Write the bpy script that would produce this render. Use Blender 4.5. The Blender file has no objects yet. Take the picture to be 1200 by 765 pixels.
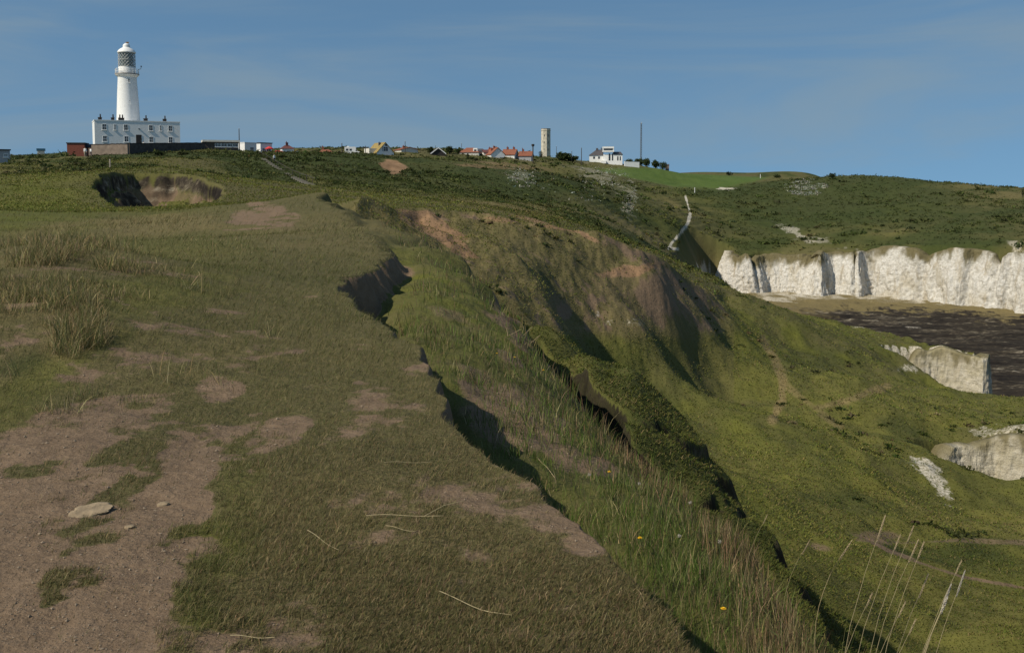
import bpy, math, random
from mathutils import Vector
import numpy as np
random.seed(7); rng = np.random.default_rng(7)
S = bpy.context.scene
COL = S.collection
R = math.radians
# ------------------------------------------------------------------ camera model
F, YH, PIT, CZ = 1167.0, 216.0, R(4.0), 30.0
Y0 = YH + F*math.tan(PIT)
cp, sp = math.cos(PIT), math.sin(PIT)
def ray(px, py):
    u = (np.asarray(px, float)-600)/F; v = (Y0-np.asarray(py, float))/F
    return u, v*sp+cp, v*cp-sp
def ang(px, py):
    dx, dy, dz = ray(px, py); h = np.hypot(dx, dy)
    return np.arctan2(dx, dy), dz/h
def P(px, py, r):                       # photo pixel + ground distance -> place (z relative to the eye)
    t, e = ang(px, py); return r*math.sin(t), r*math.cos(t), r*e
def project(x, y, zr):
    f = y*cp - zr*sp; up = y*sp + zr*cp
    f = np.maximum(f, 1e-3)
    return 600+F*x/f, Y0-F*up/f
# ------------------------------------------------------------------ noise
def vnoise(x, y, seed=0):
    xi = np.floor(x); yi = np.floor(y); fx = x-xi; fy = y-yi
    xi = xi.astype(np.int64); yi = yi.astype(np.int64)
    def h(a, b):
        n = (a*374761393 + b*668265263 + seed*1442695041) & 0xffffffff
        n = ((n ^ (n >> 13))*1274126177) & 0xffffffff
        n = n ^ (n >> 16)
        return (n & 0xffff)/65535.0
    fx = fx*fx*fx*(fx*(fx*6-15)+10); fy = fy*fy*fy*(fy*(fy*6-15)+10)
    a = h(xi, yi); b = h(xi+1, yi); c = h(xi, yi+1); d = h(xi+1, yi+1)
    return (a+(b-a)*fx)+((c+(d-c)*fx)-(a+(b-a)*fx))*fy
def fbm(x, y, oct=4, seed=0, gain=.5):
    s = 0; a = 1; t = 0
    for k in range(oct):
        s = s + a*(vnoise(x+17.3*k, y-9.1*k, seed+k)-.5); t += a; a *= gain
        x, y = 1.9*x+.7*y, 1.9*y-.7*x
    return s/t*2
def sm(a, b, x):
    t = np.clip((x-a)/(b-a), 0, 1); return t*t*(3-2*t)
# ------------------------------------------------------------------ smooth control surfaces (thin plate in bearing, log distance)
class Surf:
    TH = np.linspace(-R(46), R(46), 260); LR = np.linspace(math.log(.5), math.log(2500), 420)
    def __init__(s, vis, hid=()):
        q = []; v = []
        for px, py, r in vis:
            t, e = ang(px, py); q.append((t, math.log(r))); v.append(e)
        for px, r, z in hid:
            t, _ = ang(px, 300); q.append((t, math.log(r))); v.append(z/r)
        q = np.array(q, float); v = np.array(v, float); n = len(q)
        def U(a, b):
            d2 = ((a[:, None, :]-b[None])**2).sum(-1); return np.where(d2 > 0, d2*np.log(d2+1e-12), 0)
        A = np.zeros((n+3, n+3)); A[:n, :n] = U(q, q)+np.eye(n)*1e-4
        A[:n, n] = 1; A[:n, n+1:] = q; A[n, :n] = 1; A[n+1:, :n] = q.T
        w = np.linalg.solve(A, np.concatenate([v, np.zeros(3)]))
        g = np.stack(np.meshgrid(s.TH, s.LR, indexing='ij'), -1).reshape(-1, 2)
        out = np.empty(len(g))
        for i in range(0, len(g), 20000):
            c = g[i:i+20000]; out[i:i+20000] = U(c, q)@w[:n]+w[n]+c@w[n+1:]
        s.G = out.reshape(len(s.TH), len(s.LR))
    def __call__(s, t, lr):
        a = np.clip((t-s.TH[0])/(s.TH[1]-s.TH[0]), 0, len(s.TH)-1.001); b = np.clip((lr-s.LR[0])/(s.LR[1]-s.LR[0]), 0, len(s.LR)-1.001)
        i = a.astype(int); j = b.astype(int); fa = a-i; fb = b-j; G = s.G
        return (G[i, j]*(1-fa)+G[i+1, j]*fa)*(1-fb)+(G[i, j+1]*(1-fa)+G[i+1, j+1]*fa)*fb
Zp = -1.6
def flat(pts, z=Zp):
    o = []
    for px, py in pts:
        t, e = ang(px, py); o.append((px, py, z/float(e)))
    return o
up_vis = flat([(-200,765),(0,765),(300,765),(600,765),(830,765),(1000,765),(-200,600),(0,600),(300,600),(600,600),(700,620),(0,480),(250,480),(520,435),(0,400),(200,400),(420,400),(100,350),(300,350),(410,345)])
up_vis += [(0,330,17),(0,290,30),(150,300,25),(300,300,24),(430,300,23),(300,275,34),(380,270,33),(420,270,34),(0,250,60),(100,262,48),(200,252,58),(300,252,46),(370,245,47),
 (0,220,105),(60,215,105),(110,212,92),(200,240,74),(120,245,72),(260,238,76),(330,233,64),(380,226,62),(300,240,58),
 (110,204,95),(200,203,98),(260,212,98),(280,228,86),(60,200,140),(130,197,130),(200,196,130),(0,190,185),(-60,190,185),(40,181,260),(60,179,260),(0,187,300),(-100,186,300),
 (95,184,225),(150,183,228),(220,176,236),(270,172,245),(240,190,170),(290,205,160),(310,218,140),(345,222,130),(330,190,215),(360,205,175),(380,180,285),(420,182,290),(400,205,190),(420,222,150),
 (460,183,300),(500,182,310),(530,182,320),(580,182,340),(620,185,360),(650,187,380),(690,191,400),(720,194,405),(780,198,420),(470,210,200),(540,215,210),(620,220,225),(690,235,235),(470,232,140),(540,238,140),(620,245,150),
 (700,210,330),(740,215,330),(760,240,270),(720,262,200),(800,212,400),(840,208,480),(880,206,560),(880,213,420),(800,226,345),(850,225,360),(920,206,450),(980,205,410),(980,209,480),(1060,212,460),(1120,219,440),(1200,229,430),(1300,240,430),(1060,208,400),(1120,214,385),(1200,221,365),(1300,232,340),
 (805,250,300),(785,290,245),(820,275,270),(845,292,275),(900,298,280),(968,293,278),(1020,292,282),(1100,289,272),(1200,297,260),(1300,305,250),(850,250,320),(950,262,315),(1000,232,355),(1100,250,315),(1200,255,300),(1050,270,295),(900,235,350),
 (400,228,65),(430,233,71),(460,244,77),(500,244,80),(560,250,83),(620,262,85),(700,278,87),(740,292,89),(775,303,92),(810,330,99),(840,355,114),
 (500,241,95),(560,247,105),(620,257,112),(700,272,128),(740,283,135),(780,300,150),(815,322,190),(840,340,200)]
up_hid = [(600,1.0,-1.6),(0,1.0,-1.6),(1100,1.0,-1.7),(600,.5,-1.6),(100,700,9),(300,700,9),(500,700,9),(650,620,9.3),(700,600,8.5),(800,650,4),(100,3000,10),(500,3000,10),(820,2500,30),(880,2500,28),(950,2500,25),(750,2500,22),(1000,800,-12),(1200,800,-25),(1000,2500,-20),(1200,2500,-40)]
low_vis = [(400,232,64),(430,236,70),(460,246,76),(500,247,79),(560,252,82),(620,264,84),(700,280,86),(740,294,88),(775,306,91),(810,331,98),(840,356,113),
 (500,264,77),(540,282,74),(520,292,67),(560,300,68),(580,285,75),(600,302,72),(620,322,69),(640,350,67),(640,385,63),(660,300,79),(700,310,82),(700,350,77),(700,385,73),(700,430,70),(750,330,84),(750,380,76),(800,362,87),(800,400,84),(800,440,77),(800,490,66),(840,388,95),(840,420,86),
 (880,362,150),(880,388,112),(930,368,160),(1000,382,165),(1060,400,155),(900,405,106),(900,430,88),(1000,400,130),(1000,450,92),(900,480,70),(950,520,63),(860,550,57),(1000,600,50),(1060,442,130),(1090,452,133),(1130,466,130),(1165,470,127),(1090,412,141.5),(1160,418,142),
 (1100,400,158),(1200,463,124),(1300,465,122),(1150,470,112),(1150,490,97),(1060,500,81),(1110,523,81),(1200,513,82.6),(1300,515,83.5),(1080,540,73),(1000,540,62),(1100,598,64),(1200,600,71),(1300,600,71),(1050,632,51),(1200,636,57),(1040,650,46.5),(1200,660,51),(1100,700,42),(1200,740,39),(1000,700,38),(1300,740,39),
 (690,418,30),(725,440,27),(760,470,25),(800,505,23.5),(840,545,21.5),(880,585,19),(650,400,32)]
low_hid = [(700,17,-4.6),(760,14.5,-4.6),(830,12,-4.7),(900,10.5,-5),(960,8.5,-5.5),(1010,6.5,-6),(1100,5,-7),(600,26,-4.2),(560,34,-3.9),(520,42,-3.6),(1100,30,-15),(1000,28,-13.5),(900,42,-14),(800,48,-13),(720,50,-11.8),(660,48,-9.5),(1250,28,-15),(1250,6,-8),
 (800,30,-8.8),(850,28,-9),(750,33,-8),(900,25,-9),(690,38,-7.5),(1000,190,-27),(1200,190,-30)]
sl_vis = [(385,240,53),(440,258,44),(490,276,36),(540,300,29),(575,330,24),(612,364,20),(650,418,17),(700,470,13.5),(760,522,11),(830,575,9.2),(900,630,7.8),(960,695,6.3),(1010,790,4.6)]
sl_dep = -.23
sl_hid = [(a, c*1.3+.6, c*1.3*float(ang(a, b)[1])-.2) for a, b, c in sl_vis[4:]]+[(830,3.6,-2.0),(760,4.2,-2.05),(690,5.1,-2.1),(635,5.9,-2.15),(560,7.3,-2.3),(530,9.5,-2.15),(500,12,-1.8),(430,16.5,-2.2),(470,17,-2.0),(455,23,-2.0),(470,27,-1.9),(440,30,-1.65),(410,40,-1.9),(385,60,-2.2),(395,50,-2.0),(900,4.2,-2.0),(820,5.5,-2.15),(740,7.5,-2.3),(640,10.5,-2.3),(580,14,-2.1),(520,20,-2.0),(1000,2.6,-1.95),(900,2,-1.9),(700,3,-2)]
UP, LOW, SL = Surf(up_vis, up_hid), Surf(low_vis, low_hid), Surf(sl_vis, sl_hid)
# ------------------------------------------------------------------ outlines in plan
def plan(pts): return np.array([P(*p)[:2] for p in pts])
def wob(poly, amp, seed, step, close=True):          # resample an outline and make it ragged
    out = []
    for i in range(len(poly) if close else len(poly)-1):
        a, b = poly[i], poly[(i+1) % len(poly)]; L = np.hypot(*(b-a)); rr = max(1., np.hypot(*a))
        n = max(1, min(60, int(L/(step*rr))))
        for k in range(min(n, 60)):
            p = a+(b-a)*k/n; m = np.hypot(*p)
            s = amp*m
            out.append((p[0]+s*float(fbm(np.array(p[0]/m*70+m*2.5), np.array(p[1]*1.9), 4, seed)), p[1]+s*float(fbm(np.array(p[0]*2.0), np.array(p[1]*1.9+55), 4, seed+9))))
    return np.array(out)
C1 = [(1000,1400,1.5)]+flat([(900,850),(830,765),(790,712),(755,680),(720,640),(690,612),(655,590),(632,572),(605,548),(575,530),(552,512),(535,490),(525,470),(518,432),(490,405),(455,382),(432,368),(424,360),(412,350),(405,340)])+[(410,328,17.5),(424,318,18),(440,308,19),(447,300,21),(455,288,24),(445,280,27),(430,268,32),(410,250,42),(392,238,50),(372,229,58)]
C2 = [(400,232,58),(440,250,46),(490,275,37),(540,298,30),(575,327,24.5),(612,360,20.4),(630,390,18.5),(655,418,16.5),(700,468,13.6),(760,520,11.1),(830,572,9.3),(900,628,7.8),(960,692,6.4),(1010,785,4.7),(1060,900,3.4),(1300,1400,2.0)]
RIM = [(1300,1400,1.6)]                         # closing the near right
C2o = [(a, b, c*1.3+1.2) for a, b, c in C2]
slump_poly = np.concatenate([wob(plan(C1+[(385,228,62)]), .013, 3, .012, False), wob(plan(C2o), .02, 3, .04, False)]); nC1 = len(wob(plan(C1+[(385,228,62)]), .013, 3, .012, False))
low_poly = wob(plan([(385,228,62),(400,231,62)]+C2[1:]+[(1500,600,4),(1700,500,60),(1700,450,175),(1300,430,175),(1000,385,185),(860,350,180),(845,352,150),(838,354,115),(810,329,99.5),(775,303,92.5),(740,291,89.5),(700,277,87.5),(660,270,86),(620,261,85.5),(590,256,84.5),(560,249,83.5),(530,246,82),(500,243,80.5),(470,243,78.5),(440,236,73),(415,229,68)]), .006, 11, .05)
coast = [(831,347,214),(833,348,200),(850,350,172),(880,362,163),(930,368,170),(1000,385,171),(1060,400,161),(1095,411,147),(1150,418,145),(1163,420,143),(1166,462,131),(1180,463,126),(1210,463,124),(1300,470,121),(1600,470,121)]
cliff_px = [(838,0,281),(842,0,276),(860,0,273.2),(880,0,272.6),(890,0,273.6),(900,0,278),(912,0,277.4),(930,0,276),(950,0,272),(964,0,270),(969,0,272),(977,0,276.6),(986,0,275.6),(1000,0,272.8),(1008,0,272.8),(1016,0,276.4),(1025,0,277.4),(1045,0,275),(1070,0,271),(1092,0,269.5),(1106,0,267),(1122,0,264.8),(1134,0,266),(1150,0,262.5),(1165,0,260),(1180,0,261),(1200,0,256.5),(1230,0,252),(1270,0,249),(1330,0,243),(1600,0,228)]
cliff_px = [(a, 345, c) for a, b, c in cliff_px]
beach_poly = np.concatenate([plan(coast), plan(cliff_px)[::-1]])
cth = float(ang(840, 345)[0])
def sdist(x, y, poly):                          # >0 inside
    d = np.full(x.shape, 1e9); ins = np.zeros(x.shape, bool)
    n = len(poly)
    for i in range(n):
        ax, ay = poly[i]; bx, by = poly[(i+1) % n]
        ex, ey = bx-ax, by-ay; L = ex*ex+ey*ey+1e-12
        t = np.clip(((x-ax)*ex+(y-ay)*ey)/L, 0, 1)
        d = np.minimum(d, (x-ax-t*ex)**2+(y-ay-t*ey)**2)
        if ay != by:
            c = ((ay > y) != (by > y)) & (x < ex*(y-ay)/(by-ay)+ax); ins ^= c
    d = np.sqrt(d); return np.where(ins, d, -d)
def pdist(x, y, line):
    d = np.full(x.shape, 1e9)
    for i in range(len(line)-1):
        ax, ay = line[i]; ex, ey = line[i+1]-line[i]; L = ex*ex+ey*ey+1e-12
        t = np.clip(((x-ax)*ex+(y-ay)*ey)/L, 0, 1)
        d = np.minimum(d, (x-ax-t*ex)**2+(y-ay-t*ey)**2)
    return np.sqrt(d)
crater_poly = wob(plan([(108,207,88),(120,222,82),(140,236,76),(175,241,74),(215,241,74.5),(245,237,77),(262,228,84),(258,216,91),(235,207,97),(200,203,100),(150,202,101),(118,203,95)]), .006, 21, .02)
gully = plan([(1075,545,88.0),(1105,585,87.5),(1150,590,89.5),(1200,595,89.5),(1320,600,90)])
gul_front = plan([(a, b, c*.87) for a, b, c in [(1096,580,87.4),(1105,585,86.4),(1130,592,85.5),(1200,598,85.8),(1340,600,86)]])
c4_front = plan([(1044,436,138.0),(1075,444,136.0),(1110,456,133.5),(1140,464,131.5),(1172,466,130)])
near_c5 = plan([(a, b, c*.87) for a, b, c in [(1098,578,87.8),(1106,565,89.6),(1130,560,91.6),(1165,560,92.6),(1200,560,92.0),(1260,560,92.5),(1340,560,93)]])
c4 = plan([(1050,430,139),(1075,435,140.5),(1100,440,141),(1130,450,140.2),(1152,460,138.6),(1161,460,139.5),(1164,455,143)])
def height(x, y, full=False, shore=True):
    x = np.asarray(x, float); y = np.asarray(y, float)
    sh = x.shape; x = x.ravel(); y = y.ravel()
    r = np.maximum(np.hypot(x, y), .3); t = np.clip(np.arctan2(x, y), -R(45), R(45)); lr = np.log(r)
    up = UP(t, lr)*r
    z = up.copy()
    reg = np.zeros(len(r), np.int8)             # 0 plateau/hill 1 slump 2 low 3 beach
    wS = np.zeros(len(r)); wL = np.zeros(len(r)); wB = np.zeros(len(r)); wC = np.zeros(len(r))
    m = (r < 75) & (t > -R(16))
    if m.any():
        d = sdist(x[m], y[m], slump_poly); wid = .1+.012*r[m]
        w = sm(-.3*wid, wid, d); wS[m] = w
        z[m] = z[m]*(1-w)+(SL(t[m], lr[m])*r[m]+sl_dep*1.3*sm(34, 10, r[m]))*w
    m = (r < 30) & (t > -R(12))
    if m.any():
        d = pdist(x[m], y[m], slump_poly[:nC1]); z[m] -= wS[m]*.34*np.exp(-(np.maximum(d-.05, 0)/(.1+.02*r[m]))**2)*sm(30, 14, r[m])*(.6+.9*vnoise(x[m]*.9, y[m]*.9, 63))
    m = (r < 230) & (t > -R(16))
    if m.any():
        d = sdist(x[m], y[m], low_poly); wid = np.clip(.04*r[m], .7, 1.4)
        w = sm(-.15*wid, wid, d); wL[m] = w
        z[m] = z[m]*(1-w)+(LOW(t[m], lr[m])*r[m])*w
    m = (r < 110) & (t < -R(10))
    if m.any():
        d = sdist(x[m], y[m], crater_poly); dd = d+.5*fbm(x[m]*.5, y[m]*.5, 3, 5)
        w = sm(-.1, .6, dd)*1.9+sm(1.0, 1.8, dd+.8*fbm(x[m]*.3, y[m]*.3, 2, 7))*1.2+sm(1.8, 4, dd)*.9
        z[m] -= w*(1+.25*fbm(x[m]*.4, y[m]*.4, 2, 6))-sm(.2, 1, dd)*.5*fbm(x[m]/1.3, y[m]/1.3, 4, 8); wC[m] = sm(-.1, .5, dd)
    m = (r > 60) & (r < 130) & (t > R(15))
    if m.any():
        pass
    m = (r > 60) & (r < 160) & (t > R(15))
    if m.any() and shore:
        for fr, wl, zb_ in ((gul_front, near_c5, -25.9), (c4_front, c4, -29.8)):
            po = np.concatenate([fr, wl[::-1]]); d = sdist(x[m], y[m], po); g = pdist(x[m], y[m], fr); w = np.minimum(sm(-2.4, -1.3, d), np.where(d > 0, sm(0, 2.6, g), 1.)*(g > .01)); w = np.where((d < 0) & (g < pdist(x[m], y[m], wl)), 0, w)
            z[m] = z[m]*(1-w)+zb_*w
    z -= (1-wL)*1.2*np.exp(-((t-float(ang(300, 200)[0]))/.055)**2)*sm(205, 245, r)*sm(330, 300, r)
    # blocks of turf slumped below the edge
    bk = np.zeros(len(r)); z += sm(130, 180, r)*sm(460, 400, r)*.16*np.sin(5.2*z+5*fbm(x/18, y/18, 3, 37))*(.5+fbm(x/30, y/30, 2, 38))
    for bx, by, br_, hh, rd in ((690,430,27,1.0,1.3),(716,452,25.5,1.3,1.4),(738,448,28,.9,1.2),(762,482,23,1.5,1.5),(790,500,23.5,1.2,1.3),(800,535,20.5,1.2,1.1),(826,548,21,1.1,1.2),(845,575,18.5,1.0,1.0),(872,596,18,1.1,1.1),(905,622,15.5,.9,.8),(940,648,13.5,1.1,.8),(970,640,15,.6,.7),(660,405,30,.9,1.4),(812,480,28,.8,1.2),(858,530,25,.7,1.0)):
        qx, qy, _ = P(bx, by, br_); m = np.hypot(x-qx, y-qy) < 2.2*rd
        if m.any():
            dx, dy = x[m]-qx, y[m]-qy; d = np.hypot(dx, dy*.8)/rd+.55*fbm(x[m]*.8, y[m]*.8, 3, int(bx)); bk[m] = np.maximum(bk[m], hh*sm(1.12, .8, d)*(1+.22*dx/rd))
    z += wL*(bk*.6*(.45+.55*sm(12, 24, r))-.75*np.exp(-((lr-math.log(20))/.42)**2))
    # relief
    hill = sm(110, 170, r)*(1-wL)
    z += hill*((1.3-.6*sm(200, 300, r))*fbm(x/26, y/26, 4, 31)+.4*fbm(x/6, y/6, 3, 35)-.9*sm(200, 290, r)*(1-.6*sm(R(10), R(16), t)))*sm(2500, 300, r)
    z += wL*(1-hill)*(.75*fbm(x/8, y/8, 4, 41)+.4*fbm(x/2.4, y/2.4, 3, 44))*sm(8, 26, r)
    kx, ky, _ = P(772, 345, 84); kd = np.hypot(x-kx, (y-ky)*.8); z += wL*2.1*np.exp(-(kd/2.3)**2)
    bw = wL*sm(58, 66, r)*sm(98, 90, r)*sm(R(14), R(8), t); z += bw*(.26*fbm(x/1.3, y/2.2, 4, 48, .6))
    z += wL*sm(50, 70, r)*sm(R(3), R(10), t)*.85*fbm(x/17, y/17, 2, 46)
    blk = wL*np.exp(-((lr-math.log(26))/.33)**2)
    z += blk*(.8*fbm(x/2.6, y/2.6, 3, 47)-.45)
    pl = (1-wS)*(1-wL)*(1-hill)
    z += pl*(.035*fbm(x/.9, y/.9, 4, 51)*sm(.8, 3, r)+.25*fbm(x/9, y/9, 3, 55)*sm(10, 40, r))
    for mx_, my_, mr_, rr_, hh_ in ((75, 395, 13, 1.9, .34), (15, 430, 10.5, 1.5, .3), (110, 340, 17, 2.2, .3), (10, 330, 16, 2.5, .35)):
        bx_, by_, _ = P(mx_, my_, mr_); z += pl*hh_*np.exp(-((x-bx_)**2+(y-by_)**2)/rr_**2)
    z += wS*(1-wL)*(.16*fbm(x/1.1, y/1.1, 4, 61))
    # shore
    m = (r > 105) & (r < 420) & (t > R(5))
    if m.any() and shore:
        d = sdist(x[m], y[m], beach_poly)
        cliffside = r[m] > 222
        w = np.where(cliffside, sm(-5.2, -3.6, d), sm(-1.0, 2.2, d)); a_ = sm(cth-.035, cth, t[m]); w = np.where((t[m] < cth) & (r[m] > 190), np.clip((d-(-9+3.8*a_))/(10-8.4*a_), 0, 1), w); wB[m] = w
        b = -30.2+.8*fbm(x[m]/9, y[m]/3.2, 5, 71, .6)+1.1*sm(228, 275, r[m])
        z[m] = z[m]*(1-w)+b*w
    if full:
        return (z+CZ).reshape(sh), wS.reshape(sh), wL.reshape(sh), wB.reshape(sh), wC.reshape(sh)
    return (z+CZ).reshape(sh)
def hz(x, y): return float(height(np.array([x]), np.array([y]))[0])
# ------------------------------------------------------------------ materials
def nodes(m):
    m.use_nodes = True; nt = m.node_tree; return nt, nt.nodes, nt.links, nt.nodes['Principled BSDF']
def mat(name, c, rough=.8, var=.18, scale=3., bump=0., spec=.3, metal=0.):
    m = bpy.data.materials.new(name); nt, N, L, b = nodes(m)
    b.inputs['Roughness'].default_value = rough; b.inputs['Metallic'].default_value = metal
    b.inputs['Specular IOR Level'].default_value = spec
    tc = N.new('ShaderNodeTexCoord'); n = N.new('ShaderNodeTexNoise'); n.inputs['Scale'].default_value = scale; n.inputs['Detail'].default_value = 8
    L.new(tc.outputs['Object'], n.inputs['Vector'])
    r = N.new('ShaderNodeValToRGB'); L.new(n.outputs['Fac'], r.inputs['Fac'])
    r.color_ramp.elements[0].position = .3; r.color_ramp.elements[1].position = .7
    r.color_ramp.elements[0].color = (*[v*(1-var) for v in c], 1); r.color_ramp.elements[1].color = (*[min(.9, v*(1+var)) for v in c], 1)
    L.new(r.outputs['Color'], b.inputs['Base Color'])
    if bump:
        bp = N.new('ShaderNodeBump'); bp.inputs['Strength'].default_value = bump; bp.inputs['Distance'].default_value = .05
        L.new(n.outputs['Fac'], bp.inputs['Height']); L.new(bp.outputs['Normal'], b.inputs['Normal'])
    return m
def noise(N, L, vec, scale, detail=6, rough=.6, dist=0):
    n = N.new('ShaderNodeTexNoise'); n.inputs['Scale'].default_value = scale; n.inputs['Detail'].default_value = detail
    n.inputs['Roughness'].default_value = rough; n.inputs['Distortion'].default_value = dist; L.new(vec, n.inputs['Vector']); return n.outputs['Fac']
def ramp(N, L, fac, stops):
    r = N.new('ShaderNodeValToRGB'); e = r.color_ramp.elements
    while len(e) < len(stops): e.new(.5)
    for k, (p, c) in enumerate(stops):
        e[k].position = p; e[k].color = (*c, 1)
    L.new(fac, r.inputs['Fac']); return r.outputs['Color']
def mix(N, L, fac, a, b, mode='MIX'):
    m = N.new('ShaderNodeMix'); m.data_type = 'RGBA'; m.blend_type = mode
    for s, v in (('Factor', fac), ('A', a), ('B', b)):
        i = [q for q in m.inputs if q.name == s and (q.type == ('VALUE' if s == 'Factor' else 'RGBA'))][0]
        if hasattr(v, 'node'): L.new(v, i)
        else: i.default_value = v if s == 'Factor' else (*v, 1)
    return [q for q in m.outputs if q.type == 'RGBA'][0]
def math_(N, L, op, a, b):
    m = N.new('ShaderNodeMath'); m.operation = op
    for i, v in enumerate((a, b)):
        if hasattr(v, 'node'): L.new(v, m.inputs[i])
        else: m.inputs[i].default_value = v
    return m.outputs[0]
def rng_(N, L, v, a, b, c=0., d=1.):
    m = N.new('ShaderNodeMapRange'); m.inputs[1].default_value = a; m.inputs[2].default_value = b; m.inputs[3].default_value = c; m.inputs[4].default_value = d
    m.interpolation_type = 'SMOOTHSTEP'; L.new(v, m.inputs[0]); return m.outputs[0]
def ground_material():
    m = bpy.data.materials.new('ground'); nt, N, L, b = nodes(m)
    g = N.new('ShaderNodeNewGeometry'); pos = g.outputs['Position']
    A = N.new('ShaderNodeVertexColor'); A.layer_name = 'maskA'; B = N.new('ShaderNodeVertexColor'); B.layer_name = 'maskB'
    def split(v):
        s = N.new('ShaderNodeSeparateColor'); L.new(v.outputs['Color'], s.inputs[0]); return s.outputs[0], s.outputs[1], s.outputs[2], v.outputs['Alpha']
    soil, chalk, lush, dry = split(A); scrub_shade, weed_shade, field, clay = split(B)
    nf = noise(N, L, pos, 38, 8, .7); nm = noise(N, L, pos, 5, 8, .65); nb = noise(N, L, pos, .45, 8, .65); nl = noise(N, L, pos, .06, 6, .6); nx = noise(N, L, pos, 160, 4, .7)
    grass = ramp(N, L, nb, [(.3, (.058, .062, .02)), (.5, (.085, .085, .03)), (.7, (.115, .105, .042))])
    grass = mix(N, L, .5, grass, ramp(N, L, nm, [(.3, (.05, .052, .018)), (.7, (.12, .115, .045))]))
    grass = mix(N, L, .45, grass, ramp(N, L, nf, [(.3, (.035, .035, .014)), (.65, (.15, .135, .06))]))
    lushc = mix(N, L, nm, ramp(N, L, nb, [(.3, (.076, .09, .012)), (.7, (.13, .146, .021))]), ramp(N, L, nl, [(.35, (.08, .098, .014)), (.65, (.142, .14, .024))]))
    dryc = ramp(N, L, nm, [(.3, (.13, .1, .045)), (.7, (.24, .19, .09))])
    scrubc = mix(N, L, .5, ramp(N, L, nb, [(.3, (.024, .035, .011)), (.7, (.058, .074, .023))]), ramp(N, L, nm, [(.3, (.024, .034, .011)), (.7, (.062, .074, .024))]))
    soilc = ramp(N, L, nm, [(.25, (.128, .082, .046)), (.5, (.2, .135, .08)), (.75, (.285, .198, .125))])
    soilc = mix(N, L, .5, soilc, ramp(N, L, nf, [(.3, (.09, .064, .044)), (.7, (.215, .16, .115))]))
    soilc = mix(N, L, rng_(N, L, nx, .6, .72), soilc, (.27, .22, .17))
    clayc = ramp(N, L, nb, [(.3, (.17, .105, .06)), (.7, (.3, .19, .11))])
    fieldc = ramp(N, L, nl, [(.3, (.065, .105, .022)), (.7, (.095, .135, .035))])
    chalkc = ramp(N, L, nm, [(.3, (.36, .32, .25)), (.7, (.62, .57, .47))])
    vm = N.new('ShaderNodeMapping'); L.new(pos, vm.inputs[0]); vm.inputs[3].default_value = (.15, .4, .3)
    nw = noise(N, L, vm.outputs[0], 2.2, 10, .72, .6)
    nwl = noise(N, L, vm.outputs[0], .45, 6, .6, .4); nwx = math_(N, L, 'ADD', math_(N, L, 'MULTIPLY', nw, .62), math_(N, L, 'MULTIPLY', nwl, .38))
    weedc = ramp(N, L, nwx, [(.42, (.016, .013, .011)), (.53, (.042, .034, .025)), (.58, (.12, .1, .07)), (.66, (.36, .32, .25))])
    grass = mix(N, L, rng_(N, L, nf, .4, .72, 0, .55), grass, (.15, .105, .064)); c = mix(N, L, lush, grass, lushc); c = mix(N, L, dry, c, dryc); c = mix(N, L, scrub_shade, c, scrubc); c = mix(N, L, field, c, fieldc)
    def edge(v, n, k=.55):
        s = math_(N, L, 'ADD', v, math_(N, L, 'MULTIPLY', math_(N, L, 'SUBTRACT', n, .5), k)); return rng_(N, L, s, .3, .7)
    c = mix(N, L, edge(soil, nf), c, soilc); c = mix(N, L, edge(clay, nm), c, clayc); c = mix(N, L, edge(weed_shade, nm, .3), c, weedc); c = mix(N, L, edge(chalk, nm, 1.0), c, chalkc)
    L.new(c, b.inputs['Base Color']); b.inputs['Roughness'].default_value = .95; b.inputs['Specular IOR Level'].default_value = .1
    h = math_(N, L, 'ADD', math_(N, L, 'MULTIPLY', nf, .012), math_(N, L, 'ADD', math_(N, L, 'MULTIPLY', nm, .05), math_(N, L, 'ADD', math_(N, L, 'MULTIPLY', nx, .003), math_(N, L, 'MULTIPLY', nb, .35))))
    bp = N.new('ShaderNodeBump'); bp.inputs['Strength'].default_value = .8; bp.inputs['Distance'].default_value = 1.0
    L.new(h, bp.inputs['Height']); L.new(bp.outputs['Normal'], b.inputs['Normal'])
    return m
# ------------------------------------------------------------------ mesh helpers
def mesh_np(name, V, Fq, matl, attrs=None, smooth=True):
    """Fq: list of int arrays (n,k)"""
    me = bpy.data.meshes.new(name); me.vertices.add(len(V)); me.vertices.foreach_set('co', np.asarray(V, np.float32).ravel())
    loops = np.concatenate([f.ravel() for f in Fq]).astype(np.int32); sizes = np.concatenate([np.full(len(f), f.shape[1], np.int32) for f in Fq])
    me.loops.add(len(loops)); me.loops.foreach_set('vertex_index', loops)
    me.polygons.add(len(sizes)); st = np.zeros(len(sizes), np.int32); st[1:] = np.cumsum(sizes)[:-1]
    me.polygons.foreach_set('loop_start', st)
    try: me.polygons.foreach_set('loop_total', sizes)
    except Exception: pass
    me.polygons.foreach_set('use_smooth', np.full(len(sizes), smooth, bool))
    for k, a in (attrs or {}).items():
        at = me.color_attributes.new(k, 'FLOAT_COLOR', 'POINT'); at.data.foreach_set('color', np.asarray(a, np.float32).ravel())
    me.materials.append(matl); me.update(calc_edges=True)
    return me
def link(name, me, parent=None, **kw):
    o = bpy.data.objects.new(name, me); COL.objects.link(o)
    if parent is not None: o.parent = parent
    for k, v in kw.items(): o[k] = v
    return o
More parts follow.
